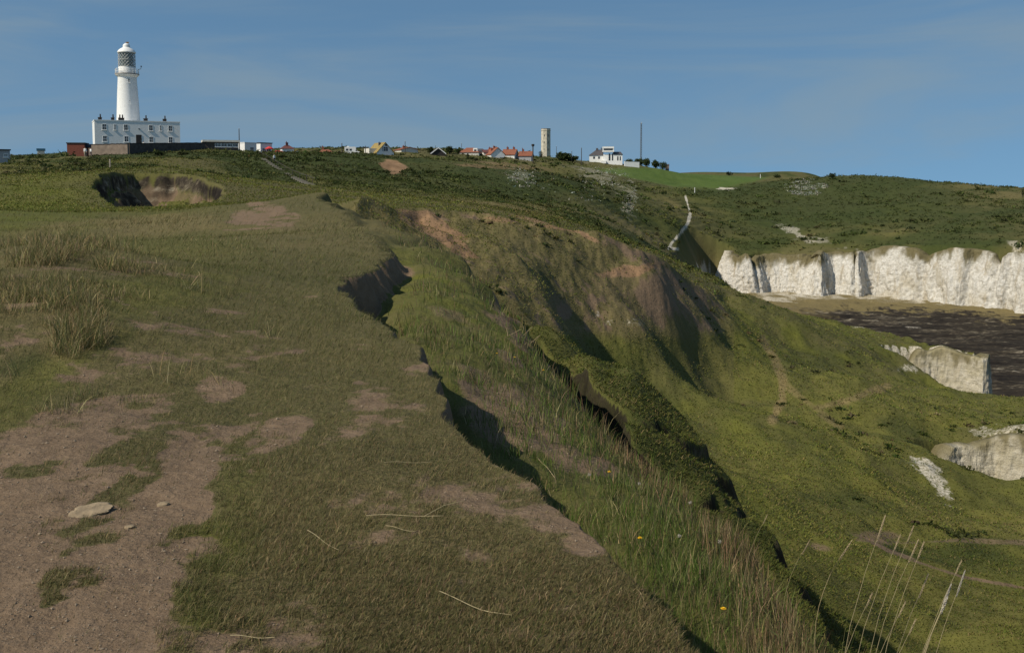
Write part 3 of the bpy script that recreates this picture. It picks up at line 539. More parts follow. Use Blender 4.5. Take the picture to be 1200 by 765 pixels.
# ------------------------------------------------------------------ chalk faces
def chalk_material(bed=0):
    m = bpy.data.materials.new('chalk_rock'); nt, N, L, b = nodes(m)
    g = N.new('ShaderNodeNewGeometry'); pos = g.outputs['Position']
    def mp(s):
        v = N.new('ShaderNodeMapping'); L.new(pos, v.inputs[0]); v.inputs[3].default_value = s; return v.outputs[0]
    n1 = noise(N, L, mp((1, 1, .22)), .55, 8, .65, .4); n2 = noise(N, L, pos, 1.6, 10, .7); n3 = noise(N, L, mp((.15, .15, 3.2)), 1.0, 6, .6); n4 = noise(N, L, pos, .16, 5, .6)
    c = ramp(N, L, n2, [(.28, (.38, .355, .3)), (.5, (.6, .575, .52)), (.7, (.74, .725, .69))])
    c = mix(N, L, rng_(N, L, n1, .5, .68, 0, .75), c, (.4, .34, .24)); c = mix(N, L, rng_(N, L, n4, .5, .66, 0, .6), c, (.46, .41, .31))
    c = mix(N, L, rng_(N, L, n3, .62, .75, 0, .22), c, (.25, .22, .17))
    if bed:
        wv = N.new('ShaderNodeTexWave'); wv.bands_direction = 'Z'; wv.inputs['Scale'].default_value = .75; wv.inputs['Distortion'].default_value = 11; wv.inputs['Detail'].default_value = 4; wv.inputs['Detail Scale'].default_value = 2.5; L.new(mp((.35, .35, 1)), wv.inputs['Vector'])
        c = mix(N, L, .5, c, (.52, .46, .33)); c = mix(N, L, rng_(N, L, wv.outputs['Fac'], .78, .97, 0, .3), c, (.22, .19, .13))
    A = N.new('ShaderNodeVertexColor'); A.layer_name = 'stain'; s = N.new('ShaderNodeSeparateColor'); L.new(A.outputs['Color'], s.inputs[0])
    c = mix(N, L, s.outputs[0], c, mix(N, L, n2, (.1, .085, .045), (.22, .19, .1))); c = mix(N, L, s.outputs[1], c, mix(N, L, n2, (.25, .22, .13), (.42, .37, .24)))
    L.new(c, b.inputs['Base Color']); b.inputs['Roughness'].default_value = .95; b.inputs['Specular IOR Level'].default_value = .1
    h = math_(N, L, 'ADD', math_(N, L, 'MULTIPLY', n2, .5 if not bed else .25), math_(N, L, 'ADD', math_(N, L, 'MULTIPLY', n3, .08), math_(N, L, 'MULTIPLY', n1, .5)))
    bp = N.new('ShaderNodeBump'); bp.inputs['Strength'].default_value = 1; bp.inputs['Distance'].default_value = 1.0; L.new(h, bp.inputs['Height']); L.new(bp.outputs['Normal'], b.inputs['Normal'])
    return m
CH = chalk_material(); CHB = chalk_material(1)
def cliff_wall(name, pts, step, zb, back, amp, rows=44, cap=3.0, seed=0, sc=1., yel=0., so=3.):
    d = np.concatenate([[0], np.cumsum(np.hypot(*np.diff(pts, axis=0).T))]); n = int(d[-1]/step); s = np.linspace(0, d[-1], n)
    xs = np.interp(s, d, pts[:, 0]); ys = np.interp(s, d, pts[:, 1])
    k = max(3, int(5*sc/step)); xs2 = np.convolve(np.pad(xs, k, 'edge'), np.ones(2*k+1)/(2*k+1), 'valid'); ys2 = np.convolve(np.pad(ys, k, 'edge'), np.ones(2*k+1)/(2*k+1), 'valid')
    tx = np.gradient(xs2); ty = np.gradient(ys2); l = np.hypot(tx, ty); nx, ny = -ty/l, tx/l        # landward (away from the eye)
    f = np.sign(np.median(nx*xs+ny*ys)); nx *= f; ny *= f
    k2 = max(1, int(.5*sc/step)); xs = np.convolve(np.pad(xs, k2, 'edge'), np.ones(2*k2+1)/(2*k2+1), 'valid'); ys = np.convolve(np.pad(ys, k2, 'edge'), np.ones(2*k2+1)/(2*k2+1), 'valid')
    zt = height(xs+nx*so, ys+ny*so, shore=False); zt = np.convolve(np.pad(zt, 3, 'edge'), np.ones(7)/7, 'valid')
    zt = zt+(1.9 if seed == 1 else .9)*sc*fbm(s/(4.5*sc), s*0+seed, 5, 130+seed, .6)
    if seed == 1: zt = np.minimum(zt, 12.0+1.9*sm(0, 26, s)+.6*fbm(s/4, s*0, 3, 77))
    nt_s = np.zeros(n); nt_d = np.zeros(n); q0 = 3.
    while q0 < d[-1] and seed == 1:
        hh_, ww_ = rng.uniform(.3, 1.0)**1.5*2.6, rng.uniform(.7, 3.2); nt_s += hh_*np.exp(-np.abs((s-q0)/ww_)**1.4); nt_d += hh_*.55*np.exp(-np.abs((s-q0)/(ww_*.8))**1.5); q0 += rng.uniform(4, 22)
    zt = zt-nt_s
    if seed > 1: zt = zb+.2+(zt-zb-.2)*sm(0, 3.5, s)
    V = []; C = []
    for i in range(rows):
        q = i/(rows-1); H_ = zt-zb; z = zb+H_*q
        prof = back*q**1.6 - .9*sc*np.exp(-q*14)
        dsp = amp*((2.1 if seed == 1 else .8)*fbm(s/(6*sc)+.08*z, z*.06+seed, 3, 101+seed)+.75*np.abs(fbm(s/(1.6*sc)+.1*z, z*.16/sc, 4, 104+seed))+.35*fbm(s/(.8*sc), z/(.5*sc), 3, 108+seed)+.25*fbm(s/(.45*sc)+z*.3, z/(1.1*sc), 3, 111))
        dsp *= 1-.6*q**3
        o = prof-dsp*.9+nt_d*(.35+.65*q); V.append(np.stack([xs+nx*o, ys+ny*o, z], -1))
        top = sm(.8, 1.02, q+.2*fbm(s/(1.5*sc), z/(3*sc), 4, 120+seed)+.22*fbm(s/(5*sc), z*0, 3, 125+seed)); low_ = sm(.13, .02, q+.06*fbm(s/(3*sc), z, 3, 122))*.55
        low_ = np.maximum(low_, yel*np.clip(.5+fbm(s/(4*sc), z/(2*sc), 3, 127), 0, 1)); C.append(np.stack([top, low_, s*0, s*0+1], -1))
    for o, dz in ((back+.35*cap, .05), (back+cap, -2.2*sc)):
        V.append(np.stack([xs+nx*o, ys+ny*o, zt+dz], -1)); C.append(np.stack([s*0+1, s*0, s*0, s*0+1], -1))
    m = len(V); V = np.stack(V, 1).reshape(-1, 3); C = np.stack(C, 1).reshape(-1, 4); idx = np.arange(n*m).reshape(n, m)
    qd = np.stack([idx[:-1, :-1], idx[1:, :-1], idx[1:, 1:], idx[:-1, 1:]], -1).reshape(-1, 4)
    return link(name, mesh_np(name, V, [qd], CH if seed == 1 else CHB, {'stain': C}), kind='structure'), zt
cliff, _ = cliff_wall('chalk_cliff', plan(cliff_px), .16, -.9, 2.6, .95, seed=1, cap=5.5, so=6.6)
cliff_wall('chalk_cliff', near_c5, .07, 4.15, .5, .35, rows=36, cap=3.2, so=3., seed=2, sc=.4, yel=.55)
cliff_wall('chalk_cliff', c4, .09, -.4, .5, .4, rows=36, cap=3.2, so=3., seed=3, sc=.5, yel=.7)
# ------------------------------------------------------------------ sea
sm_ = mat('sea_water', (.03, .06, .07), .12, .1, .05)
MB().add([(150, 150, -.95), (4200, 150, -.95), (4200, 4000, -.95), (900, 4000, -.95)], [(0, 1, 2, 3)]).build('sea', sm_, kind='structure')
#@@B
# ------------------------------------------------------------------ buildings and things
M = dict(
 white=mat('white_paint', (.78, .78, .76), .55, .05, 2), offwhite=mat('cream_render', (.6, .58, .52), .8, .1, 2), chalkst=mat('old_chalk_stone', (.5, .46, .37), .9, .22, .8, .3),
 brick=mat('red_brick', (.2, .065, .045), .9, .2, 5, .2), tile=mat('orange_tile', (.24, .09, .052), .8, .25, 3, .3), dktile=mat('dark_red_tile', (.13, .05, .045), .8, .2, 3, .3), slate=mat('slate', (.075, .07, .075), .7, .25, 3, .3), lichen=mat('lichen_tile', (.27, .2, .07), .9, .3, 2.5, .3),
 glass=mat('dark_glass', (.03, .035, .04), .1, .2, 1, 0, .5), dark=mat('dark_timber', (.035, .03, .028), .8, .2, 4), wallst=mat('boundary_stone', (.19, .15, .12), .95, .25, 1.2, .5), wall_shaded=mat('shaded_stone', (.085, .07, .06), .95, .3, 1.2, .5),  # last stone is a darker copy with the wall's shade mixed into its colour
 metal=mat('grey_metal', (.2, .21, .22), .45, .1, 4, 0, .5, .6), lattice=mat('lantern_iron', (.45, .46, .45), .5, .08, 4), gold=mat('gilded_vane', (.5, .25, .1), .4, .1, 4, 0, .5, .5), red=mat('red_cloth', (.55, .05, .05), .8, .15, 4), pole=mat('weathered_pole', (.07, .06, .055), .9, .2, 4), wood=mat('bleached_timber', (.3, .26, .2), .9, .2, 3, .2), grey=mat('grey_render', (.36, .36, .37), .9, .1, 1.5), blue=mat('blue_sheet', (.04, .13, .2), .5, .1, 3),
 skin=mat('skin', (.5, .3, .22), .6, .05, 4), navy=mat('navy_cloth', (.03, .035, .06), .9, .1, 4), hair=mat('hair', (.05, .03, .02), .8, .1, 9), beige=mat('beige_cloth', (.4, .34, .25), .9, .1, 4), tyre=mat('tyre_rubber', (.02, .02, .02), .8, .1, 4), lens=mat('lens_glass', (.14, .17, .15), .15, .1, 2, 0, .8), concrete=mat('concrete', (.28, .26, .24), .9, .15, 1, .2))
def site(px, r, dz=0, gz=None):
    t = float(ang(px, 200)[0]); x, y = r*math.sin(t), r*math.cos(t); return x, y, (hz(x, y) if gz is None else gz)+dz, t
def zat(px, py, r): return float(ang(px, py)[1])*r+CZ
def wpx(px, r): return r*math.cos(float(ang(px, 200)[0]))**2/F
def window(root, x, y, z, w, h, mm='white', panes=(2, 2)):
    f = MB(); b = .09
    f.box(x-w/2, x-w/2+b, y-.05, y+.04, z, z+h).box(x+w/2-b, x+w/2, y-.05, y+.04, z, z+h).box(x-w/2+b, x+w/2-b, y-.05, y+.04, z, z+b).box(x-w/2+b, x+w/2-b, y-.05, y+.04, z+h-b, z+h)
    f.box(x-.03, x+.03, y-.045, y+.03, z+b, z+h-b).box(x-w/2+b, x-.03, y-.043, y+.03, z+h/2-.03, z+h/2+.03).box(x+.03, x+w/2-b, y-.043, y+.03, z+h/2-.03, z+h/2+.03)
    o = f.build('window', M[mm], root); MB().box(x-w/2+b*.8, x+w/2-b*.8, y-.022, y+.02, z+b*.8, z+h-b*.8).build('pane', M['glass'], o)
    MB().box(x-w/2-.1, x+w/2+.1, y-.16, y+.03, z-.1, z-.002).build('sill', M[mm], o)
    return o
# --- lighthouse
lx, ly, lz, lt = site(152, 266); zt_ = zat(151, 50, 266); mz = 266*math.cos(lt)/F; mx = wpx(152, 266)
lz -= .4
root = empty('lighthouse', (lx, ly, lz), -lt, label='tall white lighthouse tower with glazed lantern and white domed cap', category='lighthouse')
def Lz(py): return zat(151, py, 266)-lz
MB().lathe([(3.35, 0), (2.75, Lz(142)), (2.45, Lz(112)), (2.2, Lz(92.5)), (2.22, Lz(91)), (2.45, Lz(90)), (2.75, Lz(88.8)), (2.8, Lz(88))], 48).build('tower', M['white'], root, True)
gz_ = Lz(88)
g = MB().lathe([(2.85, gz_), (2.85, gz_+.25), (2.2, gz_+.26)], 40).build('gallery', M['concrete'], root, True)
rl = MB()
for k in range(24):
    a = k*math.pi/12; rl.tube([(2.72*math.cos(a), 2.72*math.sin(a), gz_+.26), (2.72*math.cos(a), 2.72*math.sin(a), gz_+1.35)], .045, 5)
for hh in (.75, 1.35): rl.tube([(2.72*math.cos(k*math.pi/24), 2.72*math.sin(k*math.pi/24), gz_+hh) for k in range(49)], .045, 5)
rl.build('railing', M['white'], g)
MB().lathe([(2.02, gz_+.26), (2.02, Lz(79)), (1.98, Lz(79)+.05)], 40).build('lantern_base', M['white'], root, True)
za_, zb_ = Lz(79), Lz(62.5)
ln_ = MB().lathe([(1.6, za_+.02), (1.6, zb_)], 32).build('lantern_glass', M['lens'], root, True)
lat = MB(); n_ = 16
for k in range(n_):
    for s_ in (1, -1):
        pts = [((1.98)*math.cos((k+s_*j/4*2.0)*2*math.pi/n_), 1.98*math.sin((k+s_*j/4*2.0)*2*math.pi/n_), za_+(zb_-za_)*j/8) for j in range(9)]
        lat.tube(pts, .055, 4)
for f in (0, .5, 1): lat.tube([(2.0*math.cos(k*math.pi/24), 2.0*math.sin(k*math.pi/24), za_+(zb_-za_)*f) for k in range(49)], .06, 5)
lat.build('lattice', M['lattice'], ln_)
dz_ = Lz(62.5)
dm = MB().lathe([(2.15, dz_), (2.18, dz_+.16), (1.95, dz_+.55), (1.5, dz_+.95), (1.0, dz_+1.25), (.82, dz_+1.4), (.85, dz_+1.75), (.72, dz_+2.05), (.4, dz_+2.28), (.1, dz_+2.36)], 40).build('dome', M['white'], root, True)
MB().tube([(0, 0, dz_+2.3), (0, 0, zt_-lz+.15)], .05, 6).box(-.05, .6, -.015, .015, zt_-lz-.25, zt_-lz+.1).tube([(-.4, 0, zt_-lz-.08), (-.05, 0, zt_-lz-.08)], .03, 5).build('weather_vane', M['gold'], dm)
MB().tube([(2.7, -.3, gz_+1.4), (3.2, -.3, gz_+1.5), (3.3, -.3, gz_+2.0)], .07, 6).box(3.15, 3.45, -.45, -.15, gz_+1.95, gz_+2.3).build('lamp_bracket', M['metal'], g)
for py, rr_ in ((96, 2.28), (121, 2.52)):
    y_ = -rr_*math.cos(.15)+.03; window(root, .35, y_, Lz(py)-.4, .55, 1.0)
# --- keepers' house in front of the tower
hx, hy, hz_, ht = site(163, 254); Wd, Dp = 97*wpx(163, 254)*1.03, 9.5
roof_z = zat(163, 141.6, 254); hz_ = zat(163, 173.5, 254); H_ = roof_z-hz_
root = empty('keepers_house', (hx, hy, hz_), R(25.5), label='long flat roofed white two storey house in front of the lighthouse', category='house')
def hxl(c): return (c-445)/462*Wd
def hzl(c): return H_-(c-490)/4.783*254*math.cos(ht)/F
MB().box(-Wd/2, Wd/2, 0, Dp, -2.5, H_-.25).build('wall', M['white'], root)
rf = MB().box(-Wd/2-.08, Wd/2+.08, -.08, Dp+.08, H_-.25+.003, H_).build('roof', M['white'], root)
for c, w_, np_ in ((248, .8, 1), (316, .7, 1), (362, 1.3, 2), (495, .9, 1), (600, .8, 1)):
    x_ = hxl(c); y_ = 3.2
    ck = MB().box(x_-w_/2, x_+w_/2, y_-.4, y_+.4, H_+.003, H_+.62).box(x_-w_/2-.08, x_+w_/2+.08, y_-.48, y_+.48, H_+.62, H_+.74).build('chimney', M['dark'], rf)
    for q in range(np_): MB().lathe([(.17, H_+.74), (.14, H_+1.45), (.2, H_+1.5)], 10, x_+(q-.5*(np_-1))*.6+(.1 if np_ == 1 else 0), y_).build('chimney_pot', M['dark'], rf)
for c, w_ in ((265, .95), (322, .5), (380, .95), (515, .95), (568, .5), (622, .95)): window(root, hxl(c), 0, hzl(546), w_, 1.42)
for c in (267, 381, 515, 622): window(root, hxl(c), 0, hzl(610), .95, 1.42)
x_ = hxl(448); d = MB().box(x_-.62, x_+.62, -.06, .05, hzl(628), hzl(568)).build('door', M['dark'], root); MB().lathe([(.05, 0), (.05, .1)], 8).build('handle', M['metal'], d, loc=(x_+.45, -.1, hzl(600)))
MB().box(hxl(450)-.15, hxl(450)+.15, -.28, 0, hzl(538), hzl(532)).build('wall_lamp', M['metal'], root)
# --- brick hut and boundary walls
x, y, z, t = site(89.5, 223); w_ = 21*wpx(89, 223); H_ = zat(89, 167.2, 223)-z
root = empty('brick_hut', (x, y, z), -t-R(14), label='small red brick hut with dark flat roof at the left end of the stone wall', category='hut')
MB().box(-w_/2, w_/2, 0, 3.4, -.6, H_-.22).build('wall', M['brick'], root); MB().box(-w_/2-.12, w_/2+.12, -.12, 3.5, H_-.217, H_).build('roof', M['dark'], root)
MB().box(w_/2+.003, w_/2+.6, .9, 3.2, H_-1.0, H_-.25).build('water_tank', M['navy'], root)
def wallrun(name, label, a, b, top0, top1, m, cop=True, n=26, thick=.45):
    pts = []
    for k in range(n+1):
        f = k/n; px = a[0]+(b[0]-a[0])*f; r = a[1]+(b[1]-a[1])*f; x, y, z, t = site(px, r); pts.append((x, y, z-.7, zat(px, top0+(top1-top0)*f, r)+.05*random.uniform(-1, 1)))
    root = empty(name, pts[0][:3], label=label, category='wall'); o = np.array(pts[0][:3]); bd = MB(); cp_ = MB()
    for k in range(n):
        p, q = pts[k], pts[k+1]; d = np.array((q[0]-p[0], q[1]-p[1])); d /= np.hypot(*d); nn = np.array((-d[1], d[0]))*thick/2
        def quad(mb, half, z0, z1, z2, z3):
            h = nn*half; vs = []
            for (c, lo, hi) in ((p, z0, z1), (q, z2, z3)):
                for s_ in (1, -1):
                    for zz in (lo, hi): vs.append((c[0]+h[0]*s_-o[0], c[1]+h[1]*s_-o[1], zz-o[2]))
            mb.add(vs, [(0, 1, 5, 4), (2, 6, 7, 3), (1, 3, 7, 5), (0, 4, 6, 2), (0, 2, 3, 1), (4, 5, 7, 6)])
        quad(bd, 1, p[2], p[3]-.15, q[2], q[3]-.15); quad(cp_, 1.3, p[3]-.147, p[3], q[3]-.147, q[3])
    bd.build('wall_body', m, root); cp_.build('coping', M['dark'], root)
wallrun('boundary_wall', 'sunlit brown stone wall running right from the brick hut', (100.5, 235), (151, 226.5), 169.2, 168.2, M['wallst'])
wallrun('boundary_wall', 'dark shaded stone wall below the white house, running right to the cafe', (151.5, 229.5), (240, 250), 167.8, 167.2, M['wall_shaded'])
# --- generic house
def house(name, label, cat, px0, px1, ytop, yeave, r, yaw=0, kind='side', wall='white', roof='tile', depth=7., chim=(), wins=(), grp=None, over=.25, sink=.5, barge=None):
    pc = (px0+px1)/2; x, y, z, t = site(pc, r); w = (px1-px0)*wpx(pc, r); zr = zat(pc, ytop, r); ze = max(zat(pc, yeave, r), z+.8)
    root = empty(name, (x, y, z), -t+R(yaw), label=label, category=cat)
    if grp: root['group'] = grp
    zr -= z; ze -= z; a = w/2; d = depth; b = MB().box(-a, a, 0, d, -sink-2, ze)
    rf = MB(); ov = over
    if kind == 'front':
        b.add([(-a, 0, ze), (a, 0, ze), (0, 0, zr-.12), (-a, d, ze), (a, d, ze), (0, d, zr-.12)], [(0, 1, 2), (3, 5, 4), (1, 4, 5, 2), (3, 0, 2, 5)])
        s_ = (zr-ze)/a
        for sg in (-1, 1): rf.add([(0, -ov, zr-.11), (0, d+ov, zr-.11), (sg*(a+ov), d+ov, ze-s_*ov+.01), (sg*(a+ov), -ov, ze-s_*ov+.01), (0, -ov, zr+.08), (0, d+ov, zr+.08), (sg*(a+ov), d+ov, ze-s_*ov+.2), (sg*(a+ov), -ov, ze-s_*ov+.2)], [(0, 1, 2, 3), (4, 7, 6, 5), (0, 3, 7, 4), (1, 5, 6, 2), (3, 2, 6, 7), (0, 4, 5, 1)])
    elif kind == 'side':
        b.add([(-a, 0, ze), (-a, d, ze), (-a, d/2, zr-.12), (a, 0, ze), (a, d, ze), (a, d/2, zr-.12)], [(0, 2, 1), (3, 4, 5), (0, 3, 5, 2), (1, 2, 5, 4)])
        for y0, yo in ((0, -ov), (d, d+ov)): rf.add([(-a-ov, d/2, zr-.11), (a+ov, d/2, zr-.11), (a+ov, yo, ze-.1), (-a-ov, yo, ze-.1), (-a-ov, d/2, zr+.08), (a+ov, d/2, zr+.08), (a+ov, yo, ze+.1), (-a-ov, yo, ze+.1)], [(0, 3, 2, 1), (4, 5, 6, 7), (0, 4, 7, 3), (1, 2, 6, 5), (3, 7, 6, 2), (0, 1, 5, 4)])
    elif kind == 'hip':
        i = min(a*.62, d/2); rf.add([(-a-ov, -ov, ze+.01), (a+ov, -ov, ze+.01), (a+ov, d+ov, ze+.01), (-a-ov, d+ov, ze+.01), (-a+i, d/2, zr), (a-i, d/2, zr)], [(0, 1, 5, 4), (1, 2, 5), (2, 3, 4, 5), (3, 0, 4), (0, 3, 2, 1)])
    else:
        rf.box(-a-ov, a+ov, -ov, d+ov, ze+.003, max(zr, ze+.2))
    b.build('wall', M[wall], root); ro = rf.build('roof', M[roof], root)
    if barge and kind == 'front':
        for sg in (-1, 1): MB().add([(0, -ov-.06, zr-.2), (sg*(a+ov), -ov-.06, ze-s_*ov-.1), (sg*(a+ov), -ov-.06, ze-s_*ov+.22), (0, -ov-.06, zr+.1), (0, -ov-.004, zr-.2), (sg*(a+ov), -ov-.004, ze-s_*ov-.1), (sg*(a+ov), -ov-.004, ze-s_*ov+.22), (0, -ov-.004, zr+.1)], [(0, 1, 2, 3), (4, 7, 6, 5), (0, 4, 5, 1), (3, 2, 6, 7), (1, 5, 6, 2), (0, 3, 7, 4)]).build('bargeboard', M[barge], ro)
    for fx, m_ in chim:
        yy = d/2 if kind != 'front' else d*.35; x_ = fx*w
        cz = zr if kind != 'front' else zr-abs(x_)*(zr-ze)/a
        c = MB().box(x_-.32, x_+.32, yy-.32, yy+.32, cz-.8, cz+.7).box(x_-.38, x_+.38, yy-.38, yy+.38, cz+.7, cz+.8).lathe([(.13, cz+.8), (.1, cz+1.15)], 8, x_-.12, yy).build('chimney', M[m_], ro)
    for fx, fz, ww, hh in wins: window(root, fx*w, 0, fz, ww, hh)
    return root, w, zr, ze, z
house('beach_cafe', 'long low flat roofed cafe with pale fascia right of the lighthouse wall', 'cafe', 240, 280, 164.3, 166.6, 258, 4, 'flat', 'wall_shaded', 'offwhite', 6, wins=[(k, 1.0, 1.4, .9) for k in (-.1, .08, .26, .4)], over=.4)
house('kiosk_block', 'white box shaped flat roofed block nearer the cafe', 'building', 285.5, 303, 167, 167.9, 272, 38, 'flat', 'white', 'white', 6, wins=[(.1, 1.0, 1.2, 1.5)], over=.1)
house('kiosk_block', 'white box shaped flat roofed block with a dark front beside a red parasol', 'building', 304, 321, 167.3, 168.3, 282, 38, 'flat', 'white', 'dark', 6, wins=[(-.2, .9, 1.2, 1.6), (.2, .9, 1.6, 1.4)], over=.15)
x, y, z, t = site(316, 270); zt2 = zat(316, 171.6, 270)
root = empty('parasol', (x, y, z), 0, label='red parasol open in front of the white flat roofed block', category='parasol')
MB().tube([(0, 0, -.1), (0, 0, zt2-z)], .03, 6).build('pole', M['wood'], root); MB().lathe([(1.15, zt2-z-.75), (1.17, zt2-z-.6), (.6, zt2-z-.25), (.05, zt2-z)], 8).build('canopy', M['red'], root)
def car(px, r, yaw, m, label, L=4.1, Hc=1.42, w=1.7, grp=None, lift=0):
    x, y, z, t = site(px, r); root = empty('parked_car', (x, y, z+lift), -t+R(yaw), label=label, category='car')
    b = MB(); prof = [(-L/2, .25), (-L/2, .75), (-L/2+.35, .88), (-L*.2, .92), (-L*.08, Hc-.05), (L*.05, Hc), (L*.3, Hc-.04), (L*.45, .95), (L/2, .85), (L/2, .25)]
    n = len(prof); vs = [(a, -w/2+(0.12 if c > 1 else 0), c) for a, c in prof]+[(a, w/2-(0.12 if c > 1 else 0), c) for a, c in prof]
    b.add(vs, [tuple(range(n))[::-1], tuple(range(n, 2*n))]+[(i, (i+1) % n, n+(i+1) % n, n+i) for i in range(n)]).build('body', M[m], root)
    MB().add([(-L*.13, -w/2-.003+.06, .97), (L*.36, -w/2-.003+.06, .97), (L*.28, -w/2+.1, Hc-.1), (-L*.04, -w/2+.1, Hc-.1)], [(0, 1, 2, 3)]).build('side_window', M['glass'], root)
    for sx in (-.3, .3):
        for sy in (-1, 1):
            wb = MB(); wb.tube([(sx*L, sy*(w/2-.18), .31), (sx*L, sy*(w/2+.01), .31)], .31, 14); wb.build('wheel', M['tyre'], root)
    return root
car(325, 281, 5, 'red', 'red car parked between the white block and the dark red pavilion roof', lift=.25)
house('pavilion', 'little white pavilion with dark red hipped roof', 'pavilion', 331, 345, 170.2, 174.4, 290, 10, 'hip', 'white', 'dktile', 3.6, wins=[(0, 1.0, .9, 1.0)], chim=[(0, 'dktile')])
house('shed', 'low cream gabled shed just right of the pavilion', 'shed', 345.5, 353, 175.6, 178, 290, 0, 'front', 'offwhite', 'lichen', 3.5)
house('bungalow', 'orange tiled hipped roof bungalow left of the motorhome', 'house', 373, 391, 174.8, 181, 320, 0, 'hip', 'offwhite', 'tile', 6, chim=[(-.18, 'tile')])
# motorhome
x, y, z, t = site(413, 322); s_ = wpx(413, 322); zg = zat(413, 182.3, 322)
root = empty('motorhome', (x, y, zg), -t, label='white motorhome parked on the skyline beside the gabled house', category='motorhome')
L_ = 18*s_; prof = [(-L_/2, .4), (-L_/2, 2.7), (L_*.16, 2.75), (L_*.24, 2.6), (L_*.24, 2.1), (L_*.36, 1.35), (L_*.49, 1.15), (L_*.5, .4)]; n = len(prof)
MB().add([(a, 0, c) for a, c in prof]+[(a, 2.1, c) for a, c in prof], [tuple(range(n)), tuple(range(n, 2*n))[::-1]]+[(i, n+i, n+(i+1) % n, (i+1) % n) for i in range(n)]).build('body', M['white'], root)
MB().add([(L_*.25, -.004, 2.0), (L_*.21, -.004, 1.35), (L_*.345, -.004, 1.35)], [(0, 1, 2)]).build('cab_window', M['glass'], root)
MB().add([(L_*.248, .1, 2.06), (L_*.248, 2.0, 2.06), (L_*.368, 2.0, 1.36), (L_*.368, .1, 1.36)], [(0, 1, 2, 3)]).build('windscreen', M['glass'], root)
for a in (-.33, -.1): MB().box(a*L_-.38, a*L_+.38, -.03, .02, 1.5, 2.1).build('side_window', M['glass'], root)
MB().box(-L_*.35, -L_*.2, .6, 1.4, 2.72, 2.95).build('roof_vent', M['white'], root)
for a in (-.28, .33):
    for yy in (.12, 1.98): MB().tube([(a*L_, yy-.13, .38), (a*L_, yy+.13, .38)], .38, 14).build('wheel', M['tyre'], root)
# big gabled house
rt, w_, zr, ze, z0 = house('gabled_house', 'white steep gabled house with yellow lichened roof and big upper window', 'house', 441, 462.5, 167, 183, 326, 22, 'front', 'white', 'lichen', 9, chim=[(-.12, 'slate')], over=.3)
window(rt, .02*w_, 0, zr-2.9, 1.7, 1.5)
MB().box(.02*w_-1.1, .02*w_-.95, -.06, .02, zr-2.9, zr-1.3).box(.02*w_-.2, .02*w_+.5, -.05, .01, zr-1.15, zr-.6).build('shutter', M['slate'], rt)
MB().box(-w_/2-1.6, -w_/2+1.2, 2.5, 7, -2, zr-1.9).build('side_wing', M['offwhite'], rt)
house('bungalow', 'small pale bungalow with red gabled roof and tall pole right of the lichened house', 'house', 470, 490.5, 172.5, 182, 335, 18, 'front', 'offwhite', 'tile', 8, chim=[(-.2, 'tile')], over=.3)
rt, w_, zr, ze, z0 = house('chalet', 'dark fronted chalet with white bargeboards between two dark bushes', 'chalet', 506, 521.5, 173.2, 181.5, 330, 5, 'front', 'dark', 'slate', 7, barge='white', over=.35)
rt, w_, zr, ze, z0 = house('dormer_house', 'orange roofed house with a white dormer at its right end', 'house', 538, 561, 172.8, 180.8, 345, -8, 'hip', 'offwhite', 'tile', 8)
MB().box(w_*.2, w_*.42, .9, 3.5, zr-1.7, zr-.25).build('dormer', M['white'], rt); MB().box(w_*.25, w_*.37, .86, .898, zr-1.4, zr-.7).build('dormer_window', M['glass'], rt)
house('hip_house', 'grey green slate roofed house behind the white dormer', 'house', 558, 569, 174, 179, 372, 0, 'hip', 'grey', 'slate', 7)
house('row_house', 'brown roofed low house just right of the slate roof', 'house', 567, 577, 175.5, 179, 356, 6, 'side', 'offwhite', 'dktile', 6, chim=[(.3, 'brick')])
rt, w_, zr, ze, z0 = house('row_house', 'orange roofed house with four chimneys and white gables, middle of the village', 'house', 575, 592, 173, 181, 352, 20, 'front', 'white', 'tile', 9, chim=[(-.22, 'brick'), (-.05, 'tile'), (.12, 'brick'), (.28, 'tile')])
house('row_house', 'red roofed house with white dormer gable right of the chimneyed house', 'house', 588, 603, 174.8, 181.5, 358, -12, 'side', 'white', 'tile', 7, chim=[(-.2, 'brick'), (.3, 'brick')])
house('row_house', 'low lichen brown roofed house left of the tall dark lamp post', 'house', 600, 611, 176.5, 182, 362, 6, 'hip', 'offwhite', 'lichen', 6)
house('barn', 'wide low orange and brown roofed barn beside the dark lamp post', 'barn', 608, 622.5, 177.2, 183, 358, -6, 'side', 'grey', 'tile', 8, chim=[(-.25, 'brick')])
# chalk tower
x, y, z, t = site(639.5, 620); zt2 = zat(639.5, 151.2, 620); s_ = wpx(639, 620)
root = empty('chalk_tower', (x, y, z-1), -t, label='old octagonal pale chalk tower standing alone on the skyline', category='tower')
Ht = zt2-z+1; rr_ = 5.6*s_
MB().lathe([(rr_*1.04, 0), (rr_*.98, Ht-1.2), (rr_*1.06, Ht-1.1), (rr_*1.06, Ht-.8), (rr_*.98, Ht-.75), (rr_*.98, Ht-.1)], 8, ph=R(12)).build('tower_shaft', M['chalkst'], root)
MB().lathe([(rr_*1.02, Ht-.097), (rr_*1.02, Ht+.15)], 8, ph=R(12)).build('parapet', M['wallst'], root)
for k, zf in enumerate((.36, .52, .68, .84)):
    for a in (-.35, .42):
        MB().box(-.35, .35, -.12, .1, -.6, .6).build('window', M['glass'], root, loc=(rr_*.93*math.sin(a)+.2, -rr_*.95*math.cos(a)+.12, Ht*zf))
